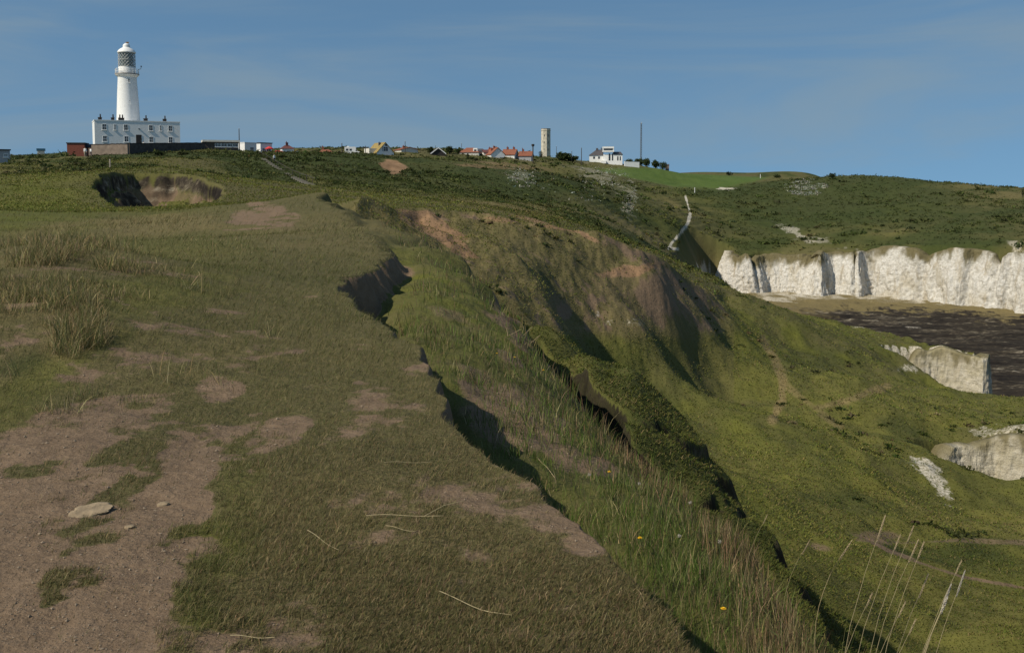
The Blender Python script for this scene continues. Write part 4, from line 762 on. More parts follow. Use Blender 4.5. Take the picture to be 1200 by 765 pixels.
# coastguard house
x, y, z, t = site(708, 418); s_ = wpx(708, 418); zb = zat(708, 191.5, 418); mzv = 418/F
root = empty('coastguard_house', (x, y, zb), -t, label='white house with grey slate roofs and a flat topped lookout room', category='house')
def cx_(c): return (c/8.571+660-708)*s_
def czv(c): return zat(708, c/8.571+130, 418)-zb
MB().box(cx_(262), cx_(405), 0, 8, -2, czv(445)).build('wall', M['white'], root); MB().box(cx_(402)+.01, cx_(592), -1.5, 7, -2, czv(440)).build('wing_wall', M['white'], root)
rf = MB().add([(cx_(256), -.3, czv(447)), (cx_(402), -.3, czv(447)), (cx_(402), 8.3, czv(447)), (cx_(256), 8.3, czv(447)), (cx_(330), 4, czv(388)), (cx_(402), 4, czv(388))], [(0, 1, 5, 4), (1, 2, 5), (2, 3, 4, 5), (3, 0, 4), (0, 3, 2, 1)]).build('roof', M['slate'], root)
MB().box(cx_(328), cx_(350), 3.4, 4.2, czv(395), czv(372)).build('chimney', M['slate'], rf); MB().box(cx_(376), cx_(388), 4.4, 5.2, czv(395), czv(368)).build('chimney', M['slate'], rf)
MB().add([(cx_(500), -1.8, czv(441)), (cx_(598), -1.8, czv(441)), (cx_(598), 7.3, czv(441)), (cx_(500), 7.3, czv(441)), (cx_(500), 2.5, czv(410)), (cx_(575), 2.5, czv(410))], [(0, 1, 5, 4), (1, 2, 5), (2, 3, 4, 5), (3, 0, 4), (0, 3, 2, 1)]).build('wing_roof', M['slate'], root)
lk = MB().box(cx_(392), cx_(508), -2.3, 4, czv(415), czv(400)).box(cx_(392), cx_(508), -2.3, 4, czv(380), czv(362)).box(cx_(396), cx_(404), -2.25, 3.9, czv(400), czv(380)).box(cx_(498), cx_(505), -2.25, 3.9, czv(400), czv(380)).build('lookout_room', M['white'], root)
MB().box(cx_(404), cx_(498), -2.1, 3.7, czv(399.5), czv(380.5)).build('window_band', M['glass'], lk)
for c0, c1 in ((455, 472), (487, 500), (540, 552), (565, 576)): MB().box(cx_(c0), cx_(c1), -1.56, -1.45, czv(500), czv(430)+(-1.2 if c0 > 500 else 0)).build('window', M['glass'], root)
for c0 in (300, 350): MB().box(cx_(c0), cx_(c0+18), -.06, .05, czv(482), czv(460)).build('window', M['glass'], root)
MB().box(cx_(380), cx_(430), -3.5, -1.503, czv(530), czv(503)).build('porch', M['white'], root)
wallrun('garden_wall', 'low white wall between the coastguard house and the hedge', (731.5, 414), (749, 416), 188.6, 189.4, M['white'], n=6)
# mast and poles
x, y, z, t = site(751, 470); zt2 = zat(751, 143, 470)
root = empty('radio_mast', (x, y, z), R(20), label='tall thin grey lattice radio mast right of the coastguard house', category='mast'); Hm = zt2-z; b = MB()
for a in range(3): b.tube([(.42*math.cos(a*2.094), .42*math.sin(a*2.094), 0), (.3*math.cos(a*2.094), .3*math.sin(a*2.094), Hm*.96)], .09, 5)
for k in range(int(Hm/1.1)):
    for a in range(3): p, q = a*2.094, (a+1)*2.094; f = .42-.12*k*1.1/Hm; b.tube([(f*math.cos(p), f*math.sin(p), k*1.1), (f*math.cos(q), f*math.sin(q), k*1.1+1.1)], .05, 4)
b.build('lattice', M['metal'], root); MB().tube([(0, 0, Hm*.95), (0, 0, Hm)], .07, 6).box(-.4, .4, -.1, .1, Hm*.955, Hm*.965).build('aerial', M['metal'], root)
for px, r, yt, rad, lab, arm in ((281, 262, 151, .13, 'tall dark pole at the right end of the cafe', 0), (401, 318, 168, .16, 'dark telegraph pole just left of the motorhome', 0), (428.5, 324, 171, .13, 'telegraph pole with a crossarm between motorhome and lichened house', 1), (475, 330, 165.5, .12, 'thin pole rising behind the small red gabled bungalow', 0), (376.5, 330, 172, .09, 'short thin aerial above the orange hipped bungalow', 0), (493, 345, 172.5, .08, 'thin pole right of the red gabled bungalow', 0), (541, 350, 168, .09, 'thin pole left of the house with the white dormer', 0), (652, 420, 171.5, .1, 'thin pole just right of the chalk tower', 0), (670, 405, 177, .13, 'pole standing in the hedge left of the coastguard house', 0), (681.3, 398, 173.5, .17, 'dark thick pole nearest the white coastguard house', 0), (612, 360, 173, .08, 'thin aerial pole over the low lichen roofed house', 0)):
    x, y, z, t = site(px, r); H_ = zat(px, yt, r)-z
    root = empty('telegraph_pole', (x, y, z), -t, label=lab, category='pole', group='poles along the skyline'); MB().tube([(0, 0, -.5), (0, 0, H_)], [rad, rad*.75], 8).build('shaft', M['pole'], root)
    if arm: MB().box(-1.2, 1.2, -.06, .06, H_-.5, H_-.35).build('crossarm', M['pole'], root)
    else: MB().lathe([(rad*.95, H_), (rad*.4, H_+.12)], 8).build('cap', M['metal'], root)
x, y, z, t = site(624.5, 352); H_ = zat(624, 169, 352)-z
root = empty('lamp_post', (x, y, z), -t, label='dark thick post with a forked lamp head left of the chalk tower', category='lamp post')
MB().tube([(0, 0, -.3), (0, 0, H_-.9)], .2, 8).build('shaft', M['pole'], root); MB().lathe([(.15, H_-.9), (.5, H_-.7), (.55, H_-.1), (.4, H_)], 8).build('lamp_head', M['dark'], root)
# left edge shed and blue roof
house('shed', 'grey shed with dark flat roof at the far left edge', 'shed', -4, 12.5, 175.3, 176.4, 190, 8, 'flat', 'grey', 'dark', 3, over=.15, wins=[(.2, .9, .7, .6)])
house('shed', 'small hut with blue sheet roof showing over the rise left of the brick hut', 'hut', 44.5, 53, 174.2, 176.8, 280, 0, 'flat', 'offwhite', 'blue', 2.5, over=.2)
# --- bushes and hedges
def bush(px, r, wpx_, ytop, label, cat='bush', name='bush', k=900, c=(.035, .05, .016), grp=None, lobes=4, trunk=True, dp=.8):
    x, y, z, t = site(px, r); w = wpx_*wpx(px, r)/2; H_ = max(.6, zat(px, ytop, r)-z)
    root = empty(name, (x, y, z), -t, label=label, category=cat)
    if grp: root['group'] = grp
    lc = [(rng.uniform(-.5, .5)*w if lobes > 1 else 0, rng.uniform(-.4, .4)*w*dp, H_*rng.uniform(.4, .62), w*rng.uniform(.45, .65), H_*rng.uniform(.34, .4)) for _ in range(lobes)]
    V = []; C = []
    for i in range(k):
        q = lc[i % lobes]; v = rng.normal(size=3); v /= np.linalg.norm(v); f = rng.uniform(.35, 1)**.45*(1+.16*rng.normal())
        p = np.array((q[0]+v[0]*q[3]*f, q[1]+v[1]*q[3]*dp*f, min(max(q[2]+v[2]*q[4]*f, .05), H_*1.02)))
        a = rng.normal(size=3); a /= np.linalg.norm(a); b = np.cross(a, rng.normal(size=3)); b /= np.linalg.norm(b); h = max(.12, w*.11)*rng.uniform(.6, 1.4)
        V += [p-a*h, p+b*h*.6, p+a*h, p-b*h*.6]; C += [np.array((*(np.array(c)*rng.uniform(.55, 1.5)), 1))]*4
    link('crown', mesh_np('crown', np.array(V), [np.arange(len(V)).reshape(-1, 4)], BL, {'tint': np.array(C)}, False), root)
    if trunk:
        tr = MB()
        for q in lc: tr.tube([(0, 0, -.3), (q[0]*.3, q[1]*.3, q[2]*.5), (q[0], q[1], q[2])], [w*.07+.03, w*.05+.02, .02], 6)
        tr.build('stem', M['pole'], root)
    return root
bush(505, 338, 10, 171.5, 'dark round tree close behind the left of the dark chalet', 'tree', 'tree')
bush(527, 336, 10, 170.8, 'darkest tall bush right of the chalet'); bush(537, 342, 8, 173, 'lower dark bush against the left of the orange dormer house')
bush(620, 370, 7, 175, 'small dark tree behind the barn roof', 'tree', 'tree', 400); bush(634.5, 400, 7, 176, 'dark bush at the left foot of the chalk tower', k=500)
bush(660, 405, 20, 178.5, 'wide green thicket between the chalk tower and the white coastguard house', k=1300, lobes=6); bush(672, 408, 16, 183, 'low thicket ending at the left of the coastguard house', k=700, lobes=4)
for i, (px, w_, yt) in enumerate(((738, 12, 185.6), (748, 14, 185), (758, 14, 185.4), (768, 14, 186.6), (776, 11, 188.3))):
    bush(px, 440, w_, yt, ['leftmost low shrub of the hedge right of the coastguard house', 'hedge shrub at the foot of the radio mast', 'rounded hedge shrub just right of the radio mast', 'fourth hedge shrub, second from the right end', 'smallest shrub at the right end of the hedge'][i], 'shrub', 'hedge_shrub', 700, (.05, .07, .024), 'hedge shrubs by the radio mast', 3)
house('stone_hut', 'tiny grey stone hut at the right end of the hedge', 'hut', 779.5, 784, 192.6, 194, 442, 0, 'side', 'wallst', 'slate', 2, over=.1)
bush(855, 560, 9, 200.5, 'single dark tree in the distant field beyond the green pasture', 'tree', 'tree', 400, (.03, .04, .018)); bush(911, 440, 10, 204.5, 'dark bush on the skyline left of the white flowering patch', k=500); bush(975, 398, 10, 202.5, 'dark bush right above the white flowering patch', k=500)
bush(185, 224, 14, 177, 'dark hawthorn bush in front of the shaded stone wall', k=900); bush(215, 222, 16, 177, 'olive bush right of the dark hawthorn below the shaded wall', k=900, c=(.05, .06, .022)); bush(1199, 340, 5, 219, 'small dark bush on the skyline at the far right edge', k=300)
# --- white marker posts and fence post
for px, py, r0, h, lab in ((129, 197, 90, 1.1, 'weathered wooden post on the grass above the crater', ), (891, 209, 380, 1.6, 'white marker post on the far pasture edge'), (814, 226, 250, 1.7, 'white marker post on the dark hillside right of the chalk path'), (203, 176, 190, 1.5, 'white post in front of the shaded stone wall')):
    x, y, z, r = find(px, py, r0); root = empty('marker_post', (x, y, z), 0, label=lab, category='post')
    MB().box(-.09, .09, -.09, .09, -.3, h).build('shaft', M['wood' if h < 1.3 else 'white'], root); MB().add([(-.1, -.1, h+.002), (.1, -.1, h+.002), (.1, .1, h+.002), (-.1, .1, h+.002), (0, 0, h+.12)], [(0, 1, 4), (1, 2, 4), (2, 3, 4), (3, 0, 4), (0, 3, 2, 1)]).build('cap', M['wood' if h < 1.3 else 'white'], root)
# --- people
def person(px, py, r0, top, legs, label, yaw=0, step=.12, rr=None):
    x, y, z, r = find(px, py, r0) if rr is None else (*site(px, rr)[:3], rr)
    root = empty('person', (x, y, z), R(yaw), label=label, category='person', group='walkers')
    vs = []; es = []; rad = []
    def v(p, rd, par=None):
        vs.append(p); rad.append(rd)
        if par is not None: es.append((par, len(vs)-1))
        return len(vs)-1
    pe = v((0, 0, .95), .15); w1 = v((0, 0, 1.12), .14, pe); ch = v((0, -.01, 1.34), .165, w1); nk = v((0, 0, 1.5), .06, ch); hd = v((0, -.015, 1.62), .09, nk); v((0, -.01, 1.72), .075, hd)
    for s in (-1, 1):
        hp = v((s*.1, 0, .88), .105, pe); kn = v((s*.11, -.03+s*step*.6, .5), .065, hp); an = v((s*.11, s*step+.03, .09), .042, kn); v((s*.12, s*step-.14, .04), .04, an)
        sh = v((s*.19, 0, 1.42), .065, ch); el = v((s*.25, .03-s*step*.4, 1.14), .045, sh); wr = v((s*.24, -.06-s*step*.7, .9), .03, el); pm = v((s*.24, -.08-s*step*.75, .84), .034, wr)
        for q in range(4): f1 = v((s*.24, -.115-s*step*.75+q*.02, .79), .009, pm); v((s*.235, -.115-s*step*.75+q*.02, .735+.008*abs(q-1.5)), .008, f1)
        th_ = v((s*.222, -.125-s*step*.75, .83), .01, pm); v((s*.215, -.14-s*step*.75, .79), .008, th_)
    me = bpy.data.meshes.new('body'); me.from_pydata(vs, es, []); o = link('body', me, root)
    sk = o.modifiers.new('skin', 'SKIN'); ss = o.modifiers.new('sub', 'SUBSURF'); ss.levels = 1; ss.render_levels = 1
    for i, d in enumerate(me.skin_vertices[0].data): d.radius = (rad[i], rad[i]); d.use_root = i == 0
    dg = bpy.context.evaluated_depsgraph_get(); nm = bpy.data.meshes.new_from_object(o.evaluated_get(dg)); o.modifiers.clear(); o.data = nm
    for m_ in ('skin', top, legs): nm.materials.append(M[m_])
    for p in nm.polygons:
        c = p.center; p.use_smooth = True; p.material_index = 2 if c.z < .98 and abs(c.x) < .2 else (1 if .98 <= c.z < 1.49 else 0)
    hb = MB().lathe([(.085, 1.62), (.1, 1.68), (.085, 1.76), (.03, 1.79)], 12, 0, .01).build('hair', M['hair'], root, True)
    return root
person(100, 184.4, 150, 'white', 'beige', 'person in a white top standing left before the brick hut', 20); person(106.5, 183.6, 150, 'white', 'navy', 'person in a white top and dark trousers where hut meets stone wall', -30)
person(169, 170, 150, 'white', 'navy', "person in white by the dark door of the white house", 10, rr=252); person(321.5, 191, 120, 'white', 'navy', 'walker in a white top coming down the hillside steps', 60)
# --- hillside steps
px_ = [(291, 177), (300, 182), (312, 190), (322, 197), (334, 204), (346, 211), (358, 216.5), (370, 220)]
pts = [np.array(find(a, b, 112)[:3]) for a, b in px_]
pts = [p for k, p in enumerate(pts)]
root = empty('hillside_steps', tuple(pts[0]), 0, label='pale wooden steps with a handrail running down the hillside', category='steps'); o = pts[0]
d = np.concatenate([[0], np.cumsum([np.linalg.norm(b-a) for a, b in zip(pts, pts[1:])])]); n = 60; ss_ = np.linspace(0, d[-1], n); A = np.array(pts); q = np.stack([np.interp(ss_, d, A[:, k]) for k in range(3)], -1)
q[:, 2] = height(q[:, 0], q[:, 1]); q = np.stack([np.convolve(np.pad(q[:, k], 9, 'edge'), np.ones(19)/19, 'valid') for k in range(3)], -1); q[:, 2] += .35; tn = np.gradient(q, axis=0)[:, :2]; tn /= np.hypot(tn[:, 0], tn[:, 1])[:, None]
for k in range(n):
    c = q[k]-o; a = tn[k]*.22; b_ = np.array((-tn[k][1], tn[k][0]))*.42
    if k % 1 == 0:
        cs = [c[:2]+a*s1+b_*s2 for s1, s2 in ((-1, -1), (1, -1), (1, 1), (-1, 1))]
        MB().add([(*c_, c[2]-.25) for c_ in cs]+[(*c_, c[2]) for c_ in cs], [(0, 3, 2, 1), (4, 5, 6, 7), (0, 1, 5, 4), (1, 2, 6, 5), (2, 3, 7, 6), (3, 0, 4, 7)]).build('tread', M['wood'], root)
for s1 in (1,):
    side = [q[k]-o+np.array((-tn[k][1]*.5*s1, tn[k][0]*.5*s1, .7)) for k in range(n)]; h = MB().tube(side, .035, 5)
    for k in range(0, n, 3): h.tube([side[k]-np.array((0, 0, 1.3)), side[k]], .035, 5)
    h.build('handrail', M['pole'], root)
# ------------------------------------------------------------------ foreground finds
stone_m = mat('sandstone', (.25, .19, .12), .9, .3, 14, .5); pebble_m = mat('pebble', (.22, .17, .12), .9, .35, 20, .3); straw_m = mat('straw', (.33, .27, .15), .7, .15, 20); yel_m = mat('yellow_petal', (.8, .52, .02), .6, .1, 60); fluff_m = mat('seed_fluff', (.36, .33, .28), .9, .15, 80); stem_m = mat('green_stem', (.09, .11, .04), .7, .2, 20); head_m = mat('seed_head', (.36, .28, .17), .9, .25, 60)
def stone(px, py, lx_, ly_, lz_, rot, label, seed, m=stone_m, name='stone'):
    x, y, z, r = find(px, py); me = bpy.data.meshes.new('stone'); import bmesh
    bm = bmesh.new(); bmesh.ops.create_icosphere(bm, subdivisions=4, radius=1)
    P_ = np.array([v.co for v in bm.verts]); n_ = fbm(P_[:, 0]*1.3+P_[:, 2]+seed, P_[:, 1]*1.3-P_[:, 2]*.7, 4, seed)
    for v, k in zip(bm.verts, n_):
        s = 1+.42*k; c = v.co; c = Vector((np.sign(c.x)*abs(c.x)**.8, np.sign(c.y)*abs(c.y)**.8, np.sign(c.z)*abs(c.z)**.55)); v.co = (c.x*lx_*s, c.y*ly_*s, c.z*lz_*(1+.25*k))
    bm.to_mesh(me); bm.free(); me.materials.append(m); me.polygons.foreach_set('use_smooth', [True]*len(me.polygons)); me.set_sharp_from_angle(angle=R(28)); o = link(name, me, label=label, category='stone'); o.location = (x, y, z+lz_*.25); o.rotation_euler = (R(5), R(-4), R(rot)); return o
from mathutils import Vector
stone(106, 600, .1, .07, .014, 22, 'large flat pale sandstone slab lying on the bare path', 3); stone(191, 592, .026, .018, .012, 10, 'small tan wedge stone right of the flat slab', 5); stone(152, 619, .022, .016, .01, 30, 'small yellowish stone below the flat slab', 8)
t, r = scatter(16000, 2.6, 14, -31, 25, k=.8); kp = look(soil, t, r) > .7; t, r = t[kp][:5000], r[kp][:5000]; n = len(t)
base = np.array([(1, 0, 0), (0, 1, 0), (-1, 0, 0), (0, -1, 0), (0, 0, .7), (0, 0, -.7)], float); F8 = np.array([(0, 1, 4), (1, 2, 4), (2, 3, 4), (3, 0, 4), (1, 0, 5), (2, 1, 5), (3, 2, 5), (0, 3, 5)])
sz = .0022+.0075*rng.uniform(0, 1, n)**5*(r/6)+.0012*r/4; V = base[None]*(sz[:, None, None])*rng.uniform(.5, 1.4, (n, 6, 3)); V += np.stack([r*np.sin(t), r*np.cos(t), look(Z, t, r)+sz*.3], -1)[:, None]
link('pebbles', mesh_np('pebbles', V.reshape(-1, 3), [(F8[None]+6*np.arange(n)[:, None, None]).reshape(-1, 3)], pebble_m, smooth=False), kind='stuff')
def fallen(pa, pb, label, rad=.0016, bend=.0, fork=None):
    a = np.array(find(*pa)[:3]); b = np.array(find(*pb)[:3]); pts = []
    for k in range(9):
        f = k/8; p = a+(b-a)*f; p[2] = hz(p[0], p[1])+.016+.003*math.sin(f*7); p[:2] += bend*math.sin(f*math.pi)*np.array((b-a)[1::-1])*np.array((1, -1)); pts.append(p)
    o = pts[0].copy(); mb = MB().tube([p-o for p in pts], [rad]*8+[rad*.5], 5)
    if fork: c = np.array(find(*fork)[:3]); c[2] += .05; mb.tube([pts[6]-o, (pts[6]+c)/2-o+np.array((0, 0, .015)), c-o], [rad, rad*.8, rad*.5], 5)
    mb.build('dry_stem', straw_m, loc=tuple(o), label=label, category='dry stem', group='dry stems lying on the turf', smooth=True)
fallen((429, 608), (520, 609), 'longest pale dry stem with a forked tip lying across the turf', .002, fork=(543, 599)); fallen((450, 545), (505, 545), 'straight pale dry stem lying above the forked one'); fallen((360, 625), (397, 649), 'slanting dry stem on the bare patch left of the forked stem'); fallen((515, 697), (600, 726), 'long slanting dry stem in the lower middle of the turf', bend=.04); fallen((270, 750), (322, 752), 'dry stem at the bottom by the lush grass'); fallen((452, 620), (487, 627), 'faint dry stem just below the forked one', .0012)
def ground_at(px, py): return find(px, py, 2.4)
# hawkweed
def flower(px, py, label, s=1.):
    x, y, z, r = ground_at(px, py+.16*F/ground_at(px, py+25)[3]*.6); h = .13*s
    root = empty('yellow_flower', (x, y, z), rng.uniform(0, 6), label=label, category='flower', group='yellow hawkweed flowers')
    st = MB().tube([(0, 0, -.01), (.006, .003, h*.5), (.004, 0, h)], [.0018, .0014, .0012], 5).build('stalk', stem_m, root)
    hd = MB()
    for ring, n_, rr_, up in ((0, 14, .019, .004), (1, 10, .013, .008), (2, 6, .007, .011)):
        for k in range(n_):
            a = 2*math.pi*k/n_+ring*.2; c, s_ = math.cos(a), math.sin(a); w = .0035
            hd.add([(.004, 0, h), (.004+c*rr_*.6-s_*w, s_*rr_*.6+c*w, h+up*.6), (.004+c*rr_, s_*rr_, h+up), (.004+c*rr_*.6+s_*w, s_*rr_*.6-c*w, h+up*.6)], [(0, 1, 2, 3)])
    hd.build('petals', yel_m, root); return root
for px, py, l in ((847, 719, 'yellow flower nearest the camera, low on the grassy slope'), (750, 636, 'yellow flower halfway down beside the long crack'), (714, 557, 'yellow flower above the reddish brown patch'), (637, 440, 'yellow flower high on the strip under the tall dry stalks'), (582, 421, 'far yellow flower left of the dark slumped bank'), (603, 425, 'tiny yellow flower between the two upper ones')): flower(px, py, l, 1 if py > 500 else 1.3)
def clock(px, py, label, h=.2):
    x, y, z, r = ground_at(px, py+.16*F/ground_at(px, py+25)[3]*.7); root = empty('seed_clock', (x, y, z), 0, label=label, category='seed head', group='dandelion seed heads')
    MB().tube([(0, 0, -.01), (.01, 0, h*.6), (.004, 0, h)], .0016, 5).build('stalk', stem_m, root); b = MB()
    for k in range(46):
        v = rng.normal(size=3); v /= np.linalg.norm(v); p = np.array((.004, 0, h)); e = p+v*.0145*rng.uniform(.85, 1.05); b.tube([p, e], [0.0002, .0004], 3)
        u = np.cross(v, (0.3, .2, .9)); u /= np.linalg.norm(u); w_ = np.cross(v, u)
        b.add([e+u*.003, e+w_*.003, e-u*.003, e-w_*.003], [(0, 1, 2, 3)])
    b.build('fluff', fluff_m, root)
for px, py, l in ((842, 648, 'large pale seed clock on the right of the grassy slope'), (748, 578, 'pale seed clock above the crack, upper middle'), (795, 642, 'seed clock low in the green grass'), (808, 600, 'seed clock near the brown grass edge'), (690, 568, 'small seed clock right of the reddish patch')): clock(px, py, l)
# tall seeding grass stalks
def stalk(px0, py0, px1, py1, label, head=.09, r=None, droop=0, thick=1., hm=None):
    if r is None: r = ground_at(px0, py0)[3]
    x, y, z = site(px0, r)[:3] if r else None
    tx, ty, tz = P(px1, py1, r*.99); tip = np.array((tx-x, ty-y, tz+CZ-z)); root = empty('grass_stalk', (x, y, z), 0, label=label, category='grass stalk', group='tall seeding grass stalks')
    pts = [np.array((0, 0, -.02))+(tip-np.array((0, 0, -.02)))*f+np.array((.06*math.sin(f*math.pi)*np.sign(tip[0]+.01)*-1+.03*max(0, f-.75)**1.5*8*np.sign(tip[0]+.01), .02*math.sin(f*5), -.25*max(0, f-.8)**2)) for f in np.linspace(0, 1, 9)]
    MB().tube(pts, [.001*thick]*5+[.0009*thick, .0008*thick, .0007*thick, .0005*thick], 5).build('stem', straw_m, root, True)
    d = pts[-1]-pts[-3]; d /= np.linalg.norm(d); b = MB(); n_ = 46 if head > .05 else 20
    for k in range(n_):
        f = k/n_; c = pts[-1]-d*head*(1-f); a = k*2.4; s_ = .0014*thick*math.sin(math.pi*min(1, .15+f*.85))+.0008; o_ = np.array((math.cos(a), math.sin(a), 0))*s_
        b.tube([c, c+o_+d*.004, c+o_*1.3+d*.012], [.0004*thick, .0009*thick, .0003], 4)
    b.build('seed_head', head_m if hm is None else hm, root)
    for k in range(2):
        a = rng.uniform(0, 6.3); q = pts[2+k]; MB().add([q, q+np.array((math.cos(a)*.03, math.sin(a)*.03, .05)), q+np.array((math.cos(a)*.08, math.sin(a)*.08, .06)), q+np.array((math.cos(a)*.03, math.sin(a)*.03, .043))], [(0, 1, 2, 3)]).build('leaf', stem_m, root)
SK = [((1003, 790), (1022, 600), 'tall straw stalk, leftmost of the tallest group at lower right'), ((1012, 800), (1040, 622), 'tall stalk second from left in the lower right group'), ((1030, 800), (1056, 612), 'stalk with slim head in the centre of the lower right group'), ((1035, 800), (1062, 628), 'shorter stalk close behind the slim headed one'), ((1046, 800), (1067, 630), 'stalk leaning right next to the shorter one'), ((1022, 800), (1046, 700), 'lowest thin stalk within the tallest group'), ((1062, 800), (1073, 668), 'bare thin stalk between the group and the bent stalks'), ((1074, 805), (1112, 652), 'stalk leaning far right with a tiny tip'), ((1080, 800), (1094, 694), 'bent stalk with a fat woolly seed head tilted left'), ((1101, 800), (1115, 664), 'rightmost tall stalk with a short pale seed head'), ((970, 700), (990, 630), 'stalk with a long drooping tan seed head at the edge of the brown grass'), ((886, 640), (891, 600), 'short pale stalk above the brown grass, left'), ((935, 650), (940, 630), 'very short stalk on the brown grass ridge'), ((1052, 800), (1058, 720), 'thin low stalk in the middle foreground right'), ((998, 805), (1008, 690), 'greenish thin stalk left of the tallest group'), ((1086, 805), (1100, 680), 'stalk crossing behind the fat seed head')]
for i, (a, b_, l) in enumerate(SK): stalk(*a, *b_, l, .12 if 'drooping' in l else (.05 if i % 3 else .08), r=(3.1+.12*(i % 4)) if a[1] > 760 else (5.2 if i > 10 else 5.6), thick=1.9 if ('fat' in l or 'drooping' in l) else .95, hm=fluff_m if ('fat' in l or 'pale seed' in l) else None)
for a, b_, l in (((606, 425), (609, 385), 'tall dry stalk left on the dark slumped bank'), ((618, 428), (622, 382), 'tall dry stalk right on the dark slumped bank'), ((626, 432), (631, 392), 'slightly shorter stalk right of the pair on the slumped bank'), ((614, 430), (613, 395), 'thin stalk between the pair on the slumped bank')): stalk(*a, *b_, l, .3, r=17, thick=5)
for a, b_, l in (((622, 535), (619, 532), 'dry bent stem propped across the dark crack'), ): fallen((650, 562), (627, 535), 'pale dry stem bridging the dark crack', .003)
# brown dead grass, stuff
t, r = scatter(150000, 3.2, 12, 2, 30, k=1); x = r*np.sin(t); y = r*np.cos(t); ed = pdist(x, y, plan(C2)); kp = (rng.uniform(0, 1, len(t)) < np.exp(-(ed/(.22+.03*r))**2)*.8) & (look(SLP, t, r) < 2.2) & (rng.uniform(0, 1, len(t)) < .35+fbm(x/.4, y/.4, 2, 141)*1.4) & (look(WS, t, r) > .4); t, r, x, y = t[kp], r[kp], x[kp], y[kp]; n = len(t)
blades('dead_grass', x, y, look(Z, t, r), rng.uniform(.08, .26, n), .0026*np.maximum(1, r/5)*rng.uniform(.6, 1.3, n), rng.uniform(.0, .5, n), rng.uniform(0, 6.3, n), palette(n, [(.29, .2, .11), (.38, .29, .16), (.2, .13, .08), (.16, .15, .05)], [3, 2, 2, 1]))
t = rng.uniform(R(16), R(27.5), 420); r = rng.uniform(2.9, 5.4, 420); kp = (look(WS, t, r) > .3) | (look(WL, t, r) > .3); t, r = t[kp], r[kp]; x = r*np.sin(t); y = r*np.cos(t); ed = pdist(x, y, plan(C2)); kp = ed < .7; t, r, x, y = t[kp], r[kp], x[kp], y[kp]; n = len(t)
blades('seeding_grass', x, y, look(Z, t, r), rng.uniform(.25, .6, n), rng.uniform(.0014, .0026, n), rng.uniform(.05, .45, n), rng.uniform(0, 6.3, n), palette(n, [(.3, .24, .12), (.2, .19, .07), (.13, .15, .04)], [3, 3, 2]))
# tall straw at the left of the path
t, r = scatter(240000, 7.5, 34, -31, -13, k=.7); dd = look(dry, t, r)+.8*fbm(r*np.sin(t)/1.3, r*np.cos(t)/1.3, 3, 152); kp = (rng.uniform(0, 1, len(t)) < (dd-.18)*2.2*(.06+.94*sm(R(-19.5), R(-23.5), t))); t, r = t[kp], r[kp]; x = r*np.sin(t); y = r*np.cos(t); n = len(t)
blades('straw_grass', x, y, look(Z, t, r), rng.uniform(.06, .3, n)*(1+.9*fbm(x/.8, y/.8, 2, 151)), .0028*np.maximum(1, r/6)*rng.uniform(.6, 1.3, n), rng.uniform(.1, 1.2, n), rng.uniform(0, 6.3, n), palette(n, [(.3, .23, .11), (.38, .3, .16), (.15, .15, .055), (.09, .11, .03)], [3, 2, 3, 2]))
# white flowering patches on the hillside
V_t = []; V_r = []
for cx__, cy__, rx, ry, k in ((945, 220, 26, 10, 900), (708, 208, 30, 12, 420), (738, 234, 10, 18, 140), (610, 208, 22, 12, 200), (690, 215, 60, 22, 160)):
    for _ in range(k):
        a = rng.uniform(0, 6.3); f = math.sqrt(rng.uniform(0, 1)); px = cx__+rx*f*math.cos(a); py = cy__+ry*f*math.sin(a); q = find(px, py, 125, 600); V_t.append(math.atan2(q[0], q[1])); V_r.append(q[3])
t = np.array(V_t); r = np.array(V_r); n = len(t); nn_ = fbm(r*np.sin(t)/5, r*np.cos(t)/5, 3, 161); kp = nn_ > -.12; t, r = t[kp], r[kp]; n = len(t)
leaf_clumps('white_blossom', t, r, rng.uniform(.25, .6, n), palette(n, [(.42, .42, .36), (.3, .31, .24), (.1, .12, .05)], [3, 2, 1]), 4)
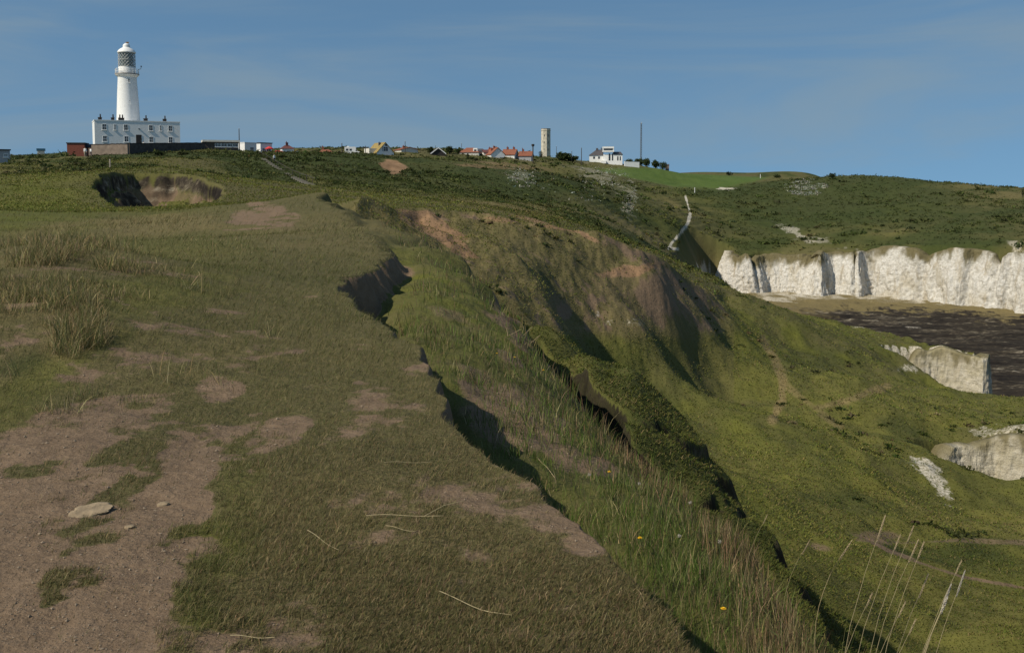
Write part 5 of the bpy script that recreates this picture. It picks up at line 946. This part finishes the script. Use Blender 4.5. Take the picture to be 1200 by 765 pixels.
#@@E
# ------------------------------------------------------------------ light, sky, camera
SUN_AZ = math.atan2(-1, -.62); SUN_EL = R(43)         # bearing from +Y
w = bpy.data.worlds.new('World'); S.world = w; w.use_nodes = True
N, L = w.node_tree.nodes, w.node_tree.links
sky = N.new('ShaderNodeTexSky'); sky.sky_type = 'NISHITA'; sky.sun_disc = False; sky.sun_elevation = SUN_EL; sky.sun_rotation = SUN_AZ
sky.altitude = 30; sky.air_density = 1.0; sky.dust_density = .6; sky.ozone_density = 1.0
sky.sun_size = R(.55)
wtc = N.new('ShaderNodeTexCoord'); wmp = N.new('ShaderNodeMapping'); wmp.inputs[1].default_value = (0, 0, .27); wmp.inputs[3].default_value = (1, 1, .8)
L.new(wtc.outputs['Generated'], wmp.inputs[0]); wn = N.new('ShaderNodeVectorMath'); wn.operation = 'NORMALIZE'; L.new(wmp.outputs[0], wn.inputs[0]); L.new(wn.outputs[0], sky.inputs[0])
cmp_ = N.new('ShaderNodeMapping'); L.new(wtc.outputs['Generated'], cmp_.inputs[0]); cmp_.inputs[3].default_value = (1.6, 1.6, 11); cmp_.inputs[2].default_value = (R(5), R(4), 0)
cn = noise(N, L, cmp_.outputs[0], 1.1, 7, .55, .8); cf = rng_(N, L, cn, .4, .72, 0, .5)
skc = mix(N, L, cf, mix(N, L, 1.0, sky.outputs[0], (.8, 1.02, 1.03), 'MULTIPLY'), (2.5, 3.2, 3.6))
L.new(skc, N['Background'].inputs[0]); N['Background'].inputs[1].default_value = .103
sl = bpy.data.lights.new('sun', 'SUN'); sl.energy = 4.4; sl.angle = R(.55); sl.color = (1, .9, .74)
so_ = bpy.data.objects.new('sun', sl); COL.objects.link(so_)
from mathutils import Vector
sd = Vector((math.sin(SUN_AZ)*math.cos(SUN_EL), math.cos(SUN_AZ)*math.cos(SUN_EL), math.sin(SUN_EL)))
so_.rotation_euler = sd.to_track_quat('Z', 'Y').to_euler()
cam = bpy.data.cameras.new('camera'); co_ = bpy.data.objects.new('camera', cam); COL.objects.link(co_); S.camera = co_
cam.sensor_width = 36; cam.lens = 36*F/1200; cam.shift_y = -(382.5-Y0)/1200; cam.clip_start = .1; cam.clip_end = 9000
co_.location = (0, 0, CZ); co_.rotation_euler = (R(90)-PIT, 0, 0)
S.view_settings.view_transform = 'Standard'; S.view_settings.look = 'None'; S.view_settings.exposure = 0; S.view_settings.gamma = 1; S.view_settings.use_curve_mapping = False
